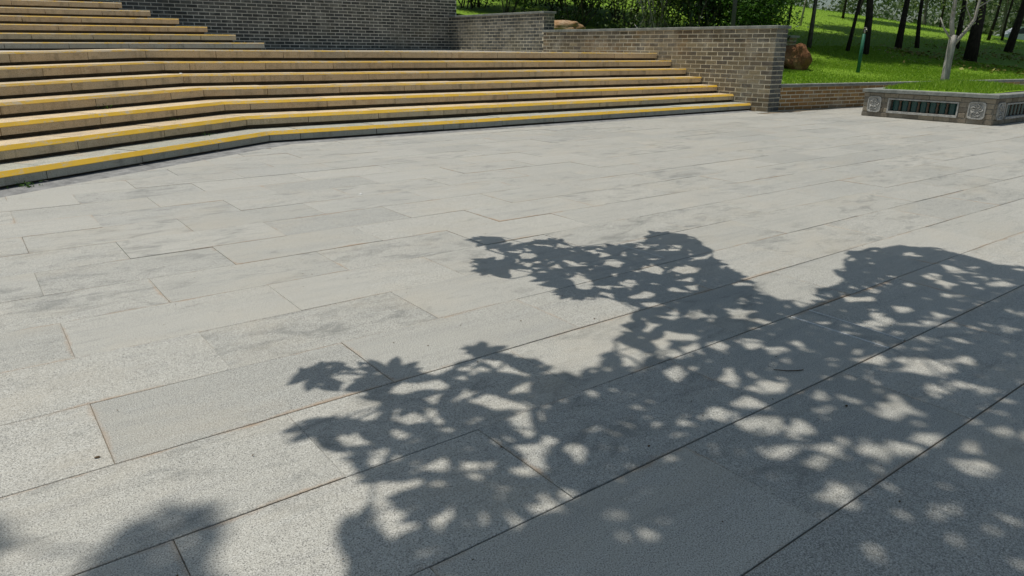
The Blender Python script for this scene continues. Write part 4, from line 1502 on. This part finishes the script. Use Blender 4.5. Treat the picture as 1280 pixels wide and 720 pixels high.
# ------------------------------------------------------------------ the tree that throws its shadow over the foreground
LEAF_A = '''104,95,60,16,63 352,105,46,18,63 324,102,30,17,62 72,175,37,15,62 142,147,5,17,63 75,68,23,18,63 287,209,25,17,55 226,153,32,15,63 87,94,35,17,63 169,68,8,16,59 385,121,24,15,63
281,47,8,17,63 243,127,59,17,63 383,41,0,17,63 256,5,31,18,63 71,57,43,20,63 123,86,62,17,63 426,101,55,16,63 257,146,60,17,63 220,155,48,19,59 266,253,9,20,62 201,45,21,20,51
63,109,59,20,63 363,137,34,17,49 156,105,35,20,63 299,19,59,18,63 223,236,61,17,63 199,210,8,18,28 215,240,27,17,30 282,82,9,19,63 368,58,28,16,63 334,59,4,16,63 267,160,29,17,62
44,84,38,16,63 155,16,48,20,63 206,113,3,17,63 414,86,41,16,63 374,83,14,17,63 206,26,9,18,63 219,305,16,16,15 127,61,7,18,63 406,148,25,17,63 129,139,35,17,57 162,144,33,16,31
93,149,34,17,62 343,27,57,17,63 432,95,9,18,63 98,74,24,18,63 244,282,22,20,58 338,160,43,20,63 263,223,58,18,56 115,31,46,20,59 399,82,33,17,63 398,123,35,17,55 200,132,41,16,63
204,109,23,17,55 309,147,22,17,57 283,26,16,18,63 223,39,1,20,63 281,108,41,20,59 209,89,16,16,47 359,104,5,17,55 150,119,14,15,63 104,112,62,17,63 142,17,27,16,63 355,74,20,16,63
326,29,38,19,63 138,164,49,16,15 102,35,37,19,55 258,177,56,18,54 256,25,9,16,63 223,8,57,15,63 283,238,44,16,63 262,54,41,19,63 321,76,52,19,63 166,121,40,17,55 101,186,29,17,15
248,149,12,16,45 269,134,32,17,63 238,186,9,16,51 322,132,16,18,63 183,268,53,16,56 262,234,39,18,39 267,68,55,17,63 285,140,12,17,60 228,-21,28,16,63 369,35,4,20,63
184,29,34,21,63 115,164,4,17,60 84,144,57,19,52 48,94,10,18,63 198,86,39,18,31 251,154,29,15,57 244,57,32,15,63 306,134,11,17,11 273,0,20,17,63 445,77,17,18,56 183,143,56,16,13
133,111,6,20,63 232,107,35,16,63 120,107,3,18,63 45,74,24,19,63 199,264,11,16,59 105,60,3,19,63 400,105,49,18,63 204,5,0,16,63 193,-2,52,19,63 388,60,29,18,63 120,18,29,19,7
327,5,6,20,56 232,-16,58,15,63 242,263,32,20,55 306,67,32,17,63 307,48,14,16,63 383,143,58,16,62 169,60,1,17,63 181,11,45,16,63 249,268,46,18,39 300,266,36,16,56 223,273,55,16,31
284,14,45,20,63 381,94,10,20,55 226,211,23,17,52 93,142,2,17,61 282,-11,11,19,60 142,73,4,17,61 242,243,10,19,56 270,82,48,16,60 138,45,36,17,63 73,171,52,20,13 355,46,24,16,63
308,32,26,17,63 258,115,59,16,63 409,58,20,20,63 85,59,16,20,63 180,96,12,16,31 256,-9,61,16,63 350,150,20,18,31 237,31,57,19,63 307,242,25,20,39 252,175,17,19,63 332,53,21,20,63
287,72,43,20,63 376,56,46,20,63 194,125,46,16,58 319,38,19,15,63 96,191,12,18,47 243,43,59,16,63 314,14,45,18,63 58,70,34,18,63 322,116,18,20,56 199,168,50,17,25 186,161,56,16,49
133,165,16,19,55 261,251,27,19,35 342,173,39,15,56 205,276,20,18,57 363,20,0,19,56 230,66,26,18,63 247,138,23,18,63 65,141,5,17,22 412,101,60,18,63 159,43,54,17,63 364,157,17,18,15
216,297,0,17,63 395,52,61,20,63 248,215,50,16,29 425,77,41,18,63 242,9,32,19,63 278,26,38,20,63 313,92,47,18,57 168,148,12,17,35 312,266,44,17,63 140,144,25,16,63 229,113,10,20,47
231,198,1,18,51 175,51,47,19,62 262,242,48,17,62 87,118,44,16,63 371,121,38,16,39 305,114,43,17,49 301,88,44,16,13 95,105,47,16,63 381,151,19,16,61 120,126,43,17,56 163,53,13,17,30
347,111,18,20,43 208,65,7,18,62 152,91,41,18,31 173,2,40,17,55 257,193,26,17,37 308,107,47,20,63 261,114,16,17,61 316,66,52,16,63 273,43,47,16,63 158,129,12,20,61 293,234,22,19,57
258,78,32,17,53 207,188,49,18,30 291,25,54,20,63 376,71,7,16,63 271,86,28,16,7 370,142,27,20,45 242,226,33,16,59 76,202,7,15,29 196,105,26,19,57 408,166,37,19,56 133,35,44,21,63
217,-17,25,18,63 229,83,21,18,63 343,81,16,17,63 327,141,54,20,55 97,172,22,20,56 81,214,41,17,44 270,203,45,18,63 303,69,13,16,63 401,130,55,18,7 94,192,52,18,59 154,19,4,18,63
249,213,31,18,47 253,110,30,18,63 235,138,34,20,35 107,29,35,17,39 270,254,58,20,55 347,69,49,17,63 158,75,9,17,51 394,70,45,17,63 241,232,61,15,15 82,125,31,20,60 132,19,35,18,55
61,84,11,17,63 316,244,15,21,56 126,83,50,21,63 283,139,46,20,49 171,114,18,20,31 97,53,12,17,63 130,127,28,20,23 97,165,57,20,22 374,70,36,18,63 302,254,33,16,47 331,20,56,18,63
131,91,23,16,63 222,96,42,19,59 150,59,24,21,61 208,124,17,16,57 226,3,38,20,63 338,77,55,17,63 273,-13,16,17,62 425,57,31,17,15 149,41,44,17,63 88,119,18,20,58 157,94,5,18,50
136,132,25,18,31 315,158,54,19,31 180,84,10,15,46 304,225,28,17,15 274,127,14,21,58 121,48,34,17,63 52,114,52,19,31 193,27,13,20,63 356,125,34,17,56 273,97,37,20,54 337,86,26,18,57
214,60,37,18,27 197,-12,3,16,63 292,105,49,16,47 392,109,6,16,7 266,186,49,20,39 154,154,1,19,11 235,272,21,20,39 193,9,57,16,63 185,135,18,18,42 385,92,16,20,63 337,117,58,19,31
209,139,50,16,7 202,96,46,21,55 280,115,54,20,55 244,188,11,17,41 205,224,19,16,46 252,177,41,17,35 153,46,18,19,63 229,60,47,16,63 218,253,46,19,13 381,145,38,20,39
374,170,55,19,7 270,142,60,17,27 310,-2,26,15,15 47,95,51,18,63 293,122,14,16,60 209,259,11,18,51 281,227,19,21,61 313,238,44,20,7 290,9,49,18,63 339,147,47,19,19 166,131,61,19,47
168,71,17,17,51 336,100,57,16,60 233,182,45,17,56 246,179,48,16,59 209,107,37,17,63 431,79,18,16,63 53,67,33,16,63 80,38,31,17,7 231,314,29,16,60 231,73,10,16,35 228,265,52,16,57
202,269,42,20,23 211,79,8,18,7 251,286,23,16,15 102,48,45,17,63 343,37,27,19,63 309,127,44,18,29 212,165,52,18,30 294,160,58,16,7 249,-4,49,18,63 236,0,46,16,63 289,33,7,16,63
380,34,48,16,63 214,151,51,17,57 368,138,59,18,51 224,23,39,16,63 144,9,34,18,39 103,96,30,18,63 256,103,49,18,41 43,109,11,18,7 323,102,62,18,25 268,267,38,20,58 402,93,49,15,63
211,239,33,17,30 365,51,22,19,63 340,113,20,16,55 181,57,10,17,53 116,126,14,17,7 413,101,20,19,63 258,15,60,18,63 143,15,7,16,63 261,54,1,19,63 280,222,61,21,55 110,37,61,17,63
224,269,13,16,39 184,9,25,18,63 414,83,11,16,63 310,252,39,21,59 209,51,24,19,50 427,114,53,16,15 334,127,4,17,43 145,78,52,16,51 229,216,18,20,30 328,34,42,18,63 190,167,15,16,37
189,25,48,17,63 209,22,40,16,63 152,3,9,16,63 136,138,49,16,63 249,205,4,16,60 359,34,44,18,63 122,178,32,18,52 109,109,14,17,59 102,117,32,16,60 162,136,53,19,45 188,163,50,17,35
103,74,62,18,63 190,133,19,18,43 84,45,52,19,63 372,22,36,19,7 181,-1,51,18,63 400,132,20,18,60 307,28,55,19,63 98,162,4,19,41 350,169,2,20,13 226,132,11,16,30 211,42,8,18,63
332,30,20,18,63 232,98,49,17,47 282,199,53,15,35 180,56,2,17,59 226,28,3,18,63 266,183,58,18,35 377,115,44,16,25 229,64,13,20,51 55,68,58,20,63 287,120,1,20,22 74,88,12,17,63
79,76,5,16,63 204,220,9,16,57 225,122,19,20,53 294,44,15,17,63 243,246,25,19,7 253,11,27,17,63 190,165,5,17,52 226,298,57,17,15 135,133,59,17,62 284,263,48,17,19 274,73,62,16,63
75,99,7,18,63 141,49,61,19,63 363,107,16,17,56 208,159,19,19,7 121,50,62,20,63 202,180,49,16,42 162,4,7,19,63 363,126,5,17,55 88,56,42,16,63 170,141,18,17,51 161,22,23,15,63
248,70,8,16,15 252,59,21,17,63 223,111,35,19,63 318,133,48,17,53 28,87,48,20,56 365,85,44,17,63 271,193,50,18,59 354,86,3,18,63 364,168,62,20,54 272,55,52,20,63 397,59,53,17,63
130,156,42,17,56 116,97,11,16,63 197,46,13,18,39 356,43,53,18,63 151,4,28,19,15 353,13,15,17,62 275,198,16,21,55 279,246,61,17,11 126,129,18,17,55 236,197,26,16,54 322,258,20,16,56
111,88,56,16,63 449,98,23,19,56 107,163,51,19,7 132,162,33,18,54 152,85,2,16,37 47,115,8,19,11 208,181,59,16,41 109,180,37,17,35 379,89,11,21,63 369,91,16,18,63 62,172,52,17,52
140,97,24,16,63 191,71,19,18,7 190,38,18,15,63 79,208,44,15,46 254,65,23,18,39 122,8,8,17,28 86,178,62,16,55 415,51,36,17,15 402,38,38,18,7 57,84,56,19,63 299,269,2,15,7
126,185,1,16,25 397,151,31,15,63 83,90,54,17,63 101,148,49,15,59 263,196,40,20,62 325,259,22,17,56 330,2,8,18,56 298,131,52,16,57 279,250,57,16,11 177,106,45,19,49 322,77,29,16,59
42,97,36,17,56 71,61,29,16,63 440,75,12,16,60 364,72,41,20,63 334,168,37,16,56 159,65,32,16,57 287,206,7,18,56 178,27,26,16,63 353,151,45,17,49 78,140,19,20,23 121,144,43,19,56
195,77,47,21,49 235,50,51,19,63 222,37,29,20,63 238,182,26,15,39 214,277,35,19,44 255,-18,35,18,7 330,46,11,17,63 212,184,7,16,19 205,221,38,16,63 252,243,4,18,15 216,204,21,16,7
441,73,36,16,7 190,278,6,20,7 178,126,58,17,51 284,208,48,21,7 38,104,46,18,56 231,178,44,19,50 214,-15,40,17,55 188,277,45,18,56 250,143,46,16,47 368,175,58,18,19 175,84,12,16,38
214,42,32,16,63 223,21,44,17,63 229,160,54,19,7 223,315,35,16,59 213,122,9,16,51 298,62,41,16,63 232,201,41,15,25 259,102,61,19,49 51,125,60,16,19 240,279,54,16,15 227,176,51,19,57
79,122,29,18,44 79,190,5,16,54 92,154,12,15,35 321,249,42,17,7 240,253,5,18,58 269,71,36,16,62 114,63,5,17,63 349,157,16,18,62 140,178,34,17,50 286,107,22,20,58 254,22,30,16,63
274,88,32,20,37 237,239,57,16,7 404,68,4,20,63 189,64,53,16,27 276,225,46,19,59 150,96,2,18,53 301,157,43,17,62 196,270,40,18,47 70,174,31,16,56 307,262,8,17,47 325,155,16,16,39
312,120,51,19,29 404,109,0,17,31 72,57,40,17,63 254,37,58,19,63 348,176,36,18,56 251,155,22,17,55 216,290,56,20,50 339,40,9,16,63 382,21,28,19,15 177,170,47,18,56 128,188,60,16,60
173,-8,30,19,7 201,151,46,16,37 374,180,52,18,19 230,-28,4,19,56 128,186,17,18,35 190,-18,24,18,7 236,175,54,18,51 99,142,55,18,35 384,73,12,17,63 208,236,17,18,43 387,115,6,16,56
244,86,41,19,50 118,158,22,15,7 103,147,47,16,35 130,76,8,16,63 243,132,42,16,63 89,174,42,17,52 77,152,11,18,41 225,184,20,19,35 238,298,45,16,50 298,235,27,15,57 241,200,21,17,49
363,146,9,15,39 200,140,28,16,56 85,131,29,17,49 154,33,36,19,63 291,-10,12,17,60 141,42,2,17,63 344,137,36,17,11 322,165,48,16,60 252,295,46,12,15 192,16,45,16,63 244,253,7,13,60
288,75,1,13,63 90,176,1,15,39 205,209,5,15,56 381,152,54,13,63 159,151,21,16,49 232,209,55,16,51 98,77,50,13,63 192,266,57,15,59 26,79,54,14,56 175,81,29,15,35 201,40,21,16,63
215,254,2,13,56 181,71,52,14,7 261,205,0,16,38 216,-19,53,14,61 282,21,13,14,63 354,133,46,16,57 253,95,12,13,29 254,291,43,13,11 347,105,11,13,63 111,115,14,13,59 102,37,62,13,63
236,86,10,16,49 229,119,23,15,57 275,208,33,13,56 137,84,12,14,63 378,160,14,12,52 207,150,50,14,49 54,106,13,13,63 328,100,57,14,49 304,139,27,13,7 408,144,13,14,56
106,146,51,16,37 202,217,37,14,35 233,315,24,13,56 73,139,38,15,35 90,202,7,12,35 275,178,25,14,25 318,0,8,13,56 204,131,5,13,39 67,175,27,13,56 118,167,48,12,49 105,19,60,15,56
238,77,31,12,56 179,119,53,15,21 287,194,38,13,7 65,119,26,12,49 117,158,56,12,40 205,249,58,14,39 176,100,39,12,33 161,92,12,14,51 188,146,28,12,33 89,128,1,14,3 215,141,28,14,3
185,81,38,11,37 228,130,25,13,44 209,202,2,15,40 366,179,3,12,7 102,134,43,14,39 118,128,39,12,53 295,251,26,15,51 55,129,51,14,6 245,164,15,12,5 309,90,43,12,35 341,97,39,11,61
387,109,48,12,63 180,101,41,12,53 229,188,40,15,33 168,78,17,12,41 227,179,20,13,48 447,86,21,12,56 205,168,4,15,55 264,229,37,11,35 402,167,41,12,24 180,151,3,12,49
287,138,29,11,47 185,152,5,12,36 244,73,50,14,48 224,230,37,11,57 315,273,31,12,48 122,152,38,13,33 241,239,20,13,36 71,151,18,12,58 115,150,20,14,48 164,163,38,13,48
231,276,26,13,37 255,216,1,12,3 248,251,60,14,36 82,133,23,11,25 160,100,12,11,49 212,192,1,12,33 211,299,10,14,6 63,130,44,11,48 261,127,24,13,59 341,132,23,13,51 268,222,40,13,33
215,204,53,12,33 385,171,34,13,9 379,132,10,11,7 234,168,62,14,49 285,255,16,11,10 50,53,7,11,12 118,184,55,14,17 247,-24,29,13,7 253,168,32,11,48 255,79,18,12,51 252,277,49,12,13
277,126,33,13,7 170,163,49,12,3 231,170,24,11,39 158,113,55,14,35 313,79,20,11,51 121,154,47,11,48 190,250,8,12,24 99,124,5,13,48 155,43,12,12,59 243,95,32,11,7 349,143,58,13,9
190,284,59,12,12 364,113,50,11,15 209,153,44,12,58 225,131,40,15,9 254,86,58,12,3 92,158,28,10,56 223,248,60,10,3 368,36,24,9,63 360,61,33,9,63 212,197,7,10,17 193,62,13,9,43
297,90,21,10,29 275,-3,22,10,63 169,69,36,9,63 229,257,23,9,6 382,37,14,9,63 320,151,62,9,62 328,46,42,9,63 142,98,44,10,63 128,54,19,9,63 75,83,32,9,63 306,48,55,9,63
166,146,60,9,14 67,99,8,10,63 170,12,35,9,63 167,30,14,10,63 208,89,40,9,38 190,179,0,9,6 135,113,41,9,63 296,134,17,10,48 292,246,25,9,41 247,48,9,9,63 272,113,9,10,55
414,76,55,9,63 134,193,31,9,60 336,92,30,11,49 293,214,6,9,40 321,93,0,9,59 135,32,23,9,63 271,157,40,9,6 222,282,23,9,25 406,83,38,10,63 214,266,18,9,3 338,79,39,9,63
227,317,18,9,56 145,135,63,9,61 165,48,25,9,49 225,-5,32,9,63 114,135,36,9,40 134,179,37,10,48 90,197,13,11,3 242,208,45,9,48 170,105,29,10,3 238,80,50,11,36 260,217,1,10,9
231,182,30,9,3 184,112,6,10,33 298,247,44,11,3 123,175,16,10,33 270,101,18,7,60 215,204,53,6,41 251,263,48,7,7 323,126,27,6,15 299,111,17,8,12 218,168,39,6,15 361,161,31,7,15
241,239,55,6,7 237,293,49,7,39 247,70,38,7,44 157,156,27,7,56 341,12,57,6,57 150,-2,8,7,28 443,104,27,7,56 217,268,24,7,51 193,52,60,7,7 74,35,10,6,12 189,119,56,6,56
241,167,1,7,12 217,61,55,6,56 293,206,24,7,12 257,132,24,6,56 225,190,26,8,3 173,-10,24,7,7 309,83,3,5,7 42,64,24,5,7 225,-29,28,5,7 363,17,62,5,56 257,151,33,5,56 116,148,39,5,6
194,212,4,5,12 290,105,20,5,56 394,33,43,6,7 384,114,21,5,12 204,252,39,5,56 160,54,41,5,7 216,130,28,5,12 40,108,54,5,12 243,199,24,5,25 324,252,25,5,12 212,270,9,5,12
257,296,28,5,24 335,123,32,5,7 125,180,34,5,37 107,171,23,5,40 333,168,5,6,7 262,80,6,6,36 59,126,53,5,3 236,153,10,5,6 275,149,34,5,56 325,118,60,5,7 58,177,9,5,7 120,146,55,5,12
297,240,35,5,56 375,132,37,6,12 162,108,56,5,9 216,196,54,5,3 193,158,50,5,12 388,175,31,5,12 228,246,26,5,48 287,251,32,5,24 271,271,47,5,12 93,207,49,5,12'''
LEAF_B = '''16,144,18,11,63 9,126,37,13,63 7,138,35,13,59 23,152,53,14,63 -6,129,52,12,56 13,125,8,13,63 -8,168,19,13,40 12,135,2,13,63 7,151,39,15,56 15,159,44,13,28 7,143,52,14,63
21,116,33,11,7 23,132,15,14,60 -7,173,20,11,40 -7,121,63,12,24 24,161,44,13,12 -13,167,57,12,34 -6,164,29,9,12 -3,137,1,5,12 30,142,21,6,12 25,126,24,5,12 20,111,20,5,12'''


def height_at(a, b):
    t = min(max((b - .3) / 1.9, 0), 1)
    return 4.6 * (1 - t) + 2.1 * t


TX, TY = 7.6, -.9
shade = empty('shade_tree', (TX, TY, 0), 'broad leafy tree whose palmate crown throws the dappled shadow over the foreground paving', 'tree')
KT = math.cos(SUN_EL) / math.sin(SUN_EL)
LV, LF = [], []
tips = []
r = random.Random(3)


def palm_leaf(c, rot, s, nl, tilt, bits):
    """six-fingered leaf with slender leaflets; s is its reach"""
    x, y, z = c
    for i in range(nl):
        if not bits >> i & 1:                        # leaflets left out to shape the shadow's light gaps and edge
            continue
        th = rot + (i - (nl - 1) / 2) * .62 + r.uniform(-.04, .04)
        L = s * (1 - .35 * abs(i - (nl - 1) / 2) / ((nl - 1) / 2)) * r.uniform(.93, 1.05)
        ca, sa = math.cos(th), math.sin(th)
        base = len(LV)
        droop = r.uniform(.06, .22)

        def P(t, w):
            px_, py_ = L * t * ca - w * sa, L * t * sa + w * ca
            return (x + px_, y + py_, z + tilt[0] * px_ + tilt[1] * py_ - droop * L * t * t)
        w = L * .172
        LV.extend([P(.04, 0), P(.3, w * .7), P(.58, w), P(.8, w * .7), P(1.0, 0), P(.8, -w * .7), P(.58, -w), P(.3, -w * .7)])
        LF.append(tuple(range(base, base + 8)))


for dat, hi in ((LEAF_A, 0), (LEAF_B, 1)):
    for w in dat.split():
        a, b, q, s, bits = (int(t) for t in w.split(','))
        a, b, q, s = a / 100, b / 100, q / 10, s / 100
        z = 6.6 if hi else height_at(a, b)
        zz = z + r.gauss(0, .25)
        p = (a + SUN_H.x * KT * zz, b + SUN_H.y * KT * zz, zz)
        palm_leaf(p, q, s * 1.04, 6, (r.gauss(0, .06), r.gauss(0, .06)), bits)
        tips.append(Vector(p))
        if not hi and a < 1.35 and b < .95:          # extra leaf layer added to close light gaps and deepen the shadow
            zz += r.uniform(.4, .8)
            palm_leaf((a + SUN_H.x * KT * zz, b + SUN_H.y * KT * zz, zz), q + .3, s * 1.15, 6, (0, 0), 63)
LVa = [tuple(p) for p in LV]
me = bpy.data.meshes.new('crown')
me.from_pydata(LVa, [], LF)
me.materials.append(ML['shade'])
o = bpy.data.objects.new('crown', me)
link(o)
child2(o, shade)
mb = MB()
mb.tube([(TX, TY, -.05), (TX + .03, TY, .5), (TX - .02, TY + .05, 1.6), (TX - .1, TY + .1, 2.8), (TX - .25, TY + .2, 4.2), (TX - .5, TY + .3, 5.6)], [.26, .19, .17, .155, .13, .10], 14)
child2(mb.build('trunk', M_BARK_GREY, smooth=True), shade)
# limbs reach the middle of each leaf group, twigs each leaf
grp = {}
for t in tips:
    grp.setdefault((round(t.x / .75), round(t.y / .75), round(t.z / 2.5)), []).append(t)
lb, tw = MB(), MB()
nodes = list(tips)
trunk_top = [Vector((TX - .1, TY + .1, 2.8)), Vector((TX - .25, TY + .2, 4.2)), Vector((TX - .5, TY + .3, 5.6))]
# branches grow from group to group: each joins the nearest one that is already joined to the trunk
NP = np.array([tuple(p) for p in nodes])
n_ = len(nodes)
dist = np.full(n_, 1e9)
par = np.zeros(n_, int)
for k, q in enumerate(trunk_top):
    dd = np.linalg.norm(NP - np.array(q), axis=1)
    par = np.where(dd < dist, -1 - k, par)
    dist = np.minimum(dist, dd)
done = np.zeros(n_, bool)
order = []
for _ in range(n_):
    i = int(np.argmin(np.where(done, 1e9, dist)))
    done[i] = True
    order.append(i)
    dd = np.linalg.norm(NP - NP[i], axis=1) + .002
    up_ = (dd < dist) & ~done
    par[up_] = i
    dist[up_] = dd[up_]
load = np.ones(n_)
for i in reversed(order):
    if par[i] >= 0:
        load[par[i]] += load[i]
for i in order:
    e = nodes[i]
    s = nodes[par[i]] if par[i] >= 0 else trunk_top[-1 - par[i]]
    r1 = .0022 + .0021 * math.sqrt(load[i])
    mid = s.lerp(e, .5) + Vector((r.gauss(0, .012), r.gauss(0, .012), .02))
    (lb if load[i] > 8 else tw).tube([s, mid, e], [r1 * 1.2, r1 * 1.1, r1], 5, cap=False)
child2(lb.build('limbs', M_BARK_GREY, smooth=True), shade)
tag(child2(tw.build('twigs', M_BARK_GREY), shade), kind='stuff')


# ------------------------------------------------------------------ small things lying about
def ground_tube(name, pts, rad, mat, lab, cat, n=6):
    mb = MB()
    mb.tube(pts, rad, n)
    return tag(mb.build(name, mat, smooth=True), lab, cat)


M_TAPE = rough_mat('pale_string', (.42, .42, .42), (.55, .55, .55), 30)
M_DRY = rough_mat('dry_leaf', (.05, .035, .02), (.13, .085, .045), 30)


# dry twigs and flakes on the paving
def twig(pts, lab):
    mb = MB()
    mb.tube(pts, [.0009 + .0009 * math.sin(math.pi * (k + .3) / len(pts)) for k in range(len(pts))], 5)
    tag(mb.build('twig', M_DRY, smooth=True), lab, 'twig')


twig([(2.02, 1.20, .002), (2.045, 1.165, .0035), (2.075, 1.145, .004), (2.10, 1.14, .002)], 'short curved dry twig on the shaded paving beside the long joint')
r2 = random.Random(44)
scraps = [(.128, 1.92, 'dark flake beside the cross joint at lower left'), (1.972, .919, 'small dark flake in the right-hand shade'), (1.86, 1.897, 'little brown flake on sunlit paving above the shadow notch'),
          (1.319, 1.114, 'dark flake in the deep shade by the long joint'), (4.231, 6.528, 'small dark flake lying far up the paving below the steps')]
for x, y, lab in scraps:
    th = r2.uniform(0, 3.1)
    s_ = r2.uniform(.006, .011)
    out = [(x + s_ * math.cos(th + q) * (1 + .3 * math.sin(2 * q)), y + s_ * .55 * math.sin(th + q), .002 + .001 * math.sin(3 * q)) for q in [2 * math.pi * k / 7 for k in range(7)]]
    mb = MB()
    mb.add(out + [(x, y, .0045)], [(k, (k + 1) % 7, 7) for k in range(7)])
    tag(mb.build('leaf_flake', M_DRY), lab, 'leaf flake', 'dry flakes on the paving')
gr_ = np.random.default_rng(8)
n = 260
gx_, gy_ = gr_.uniform(.1, 6, n), gr_.uniform(.3, 6, n)
V, F = leaves_np(np.stack([gx_, gy_, np.full(n, .0035)], 1), .0075, gr_, 3, .6, .2)
tag(mk_np('grit', V, F, M_DRY), 'fine scattered grit and leaf crumbs on the paving', 'grit', kind='stuff')
M_PAPER = rough_mat('paper', (.7, .7, .68), (.8, .8, .78), 20)


def pebble(name, x, y, z, s, mat, lab, cat):
    mb = MB()
    pr = [(s * math.cos(t) * (1 + .25 * math.sin(3 * t)), s * .8 * math.sin(t)) for t in [2 * math.pi * k / 9 for k in range(9)]]
    v = [(x + a_, y + b_, z) for a_, b_ in pr] + [(x + a_ * .6, y + b_ * .6, z + s * .5) for a_, b_ in pr] + [(x, y, z + s * .62)]
    f = [(k, (k + 1) % 9, 9 + (k + 1) % 9, 9 + k) for k in range(9)] + [(9 + k, 9 + (k + 1) % 9, 18) for k in range(9)]
    mb.add(v, f)
    tag(mb.build(name, mat), lab, cat)


pebble('paper_scrap', 2.226, 4.727, .001, .012, M_PAPER, 'tiny white scrap on the open sunlit paving', 'litter')
a_, b_, z_ = step_line(4)
pebble('paper_scrap', a_ + .02, b_ + .17, z_ + .001, .02, M_PAPER, 'small white scrap of litter on a middle step at left', 'litter')

# weeds rooted in the joints of the steps
def weed(x, y, z, s, lab, seed, n=26):
    r = np.random.default_rng(seed)
    P = r.normal(0, 1, (n, 3)) * np.array([s, s * .5, s * .35]) + np.array([x, y, z + s * .45])
    P[:, 2] = np.maximum(P[:, 2], z + .006)
    V, F = leaves_np(P, s * .55, r, .3, .4)
    o = mk_np('weed', V - np.array([x, y, z]), F, ML['hedge_light'], loc=(x, y, z))
    tag(o, lab, 'weed', 'weeds in the joints of the steps')


wx, wy = along(2.85, -.03)
weed(wx, wy, .0, .045, 'low weed at the foot of the bottom step near the left edge', 1, 40)
a_, b_, z_ = step_line(2)
weed(a_ - CU * 1.25 - CV * .36, b_ - CV * 1.25 + CU * .36, z_ - .02, .05, 'weed growing on the third step left of the bend', 2)
a_, b_, z_ = step_line(0)
weed(a_ - CU * .55 - CV * .36, b_ - CV * .55 + CU * .36, z_ - .005, .035, 'small weed on the bottom step just left of the bend', 3)
a_, b_, z_ = step_line(1)
weed(a_ - CU * .7 - CV * .36, b_ - CV * .7 + CU * .36, z_ - .005, .03, 'small weed on the second step just left of the bend', 4)
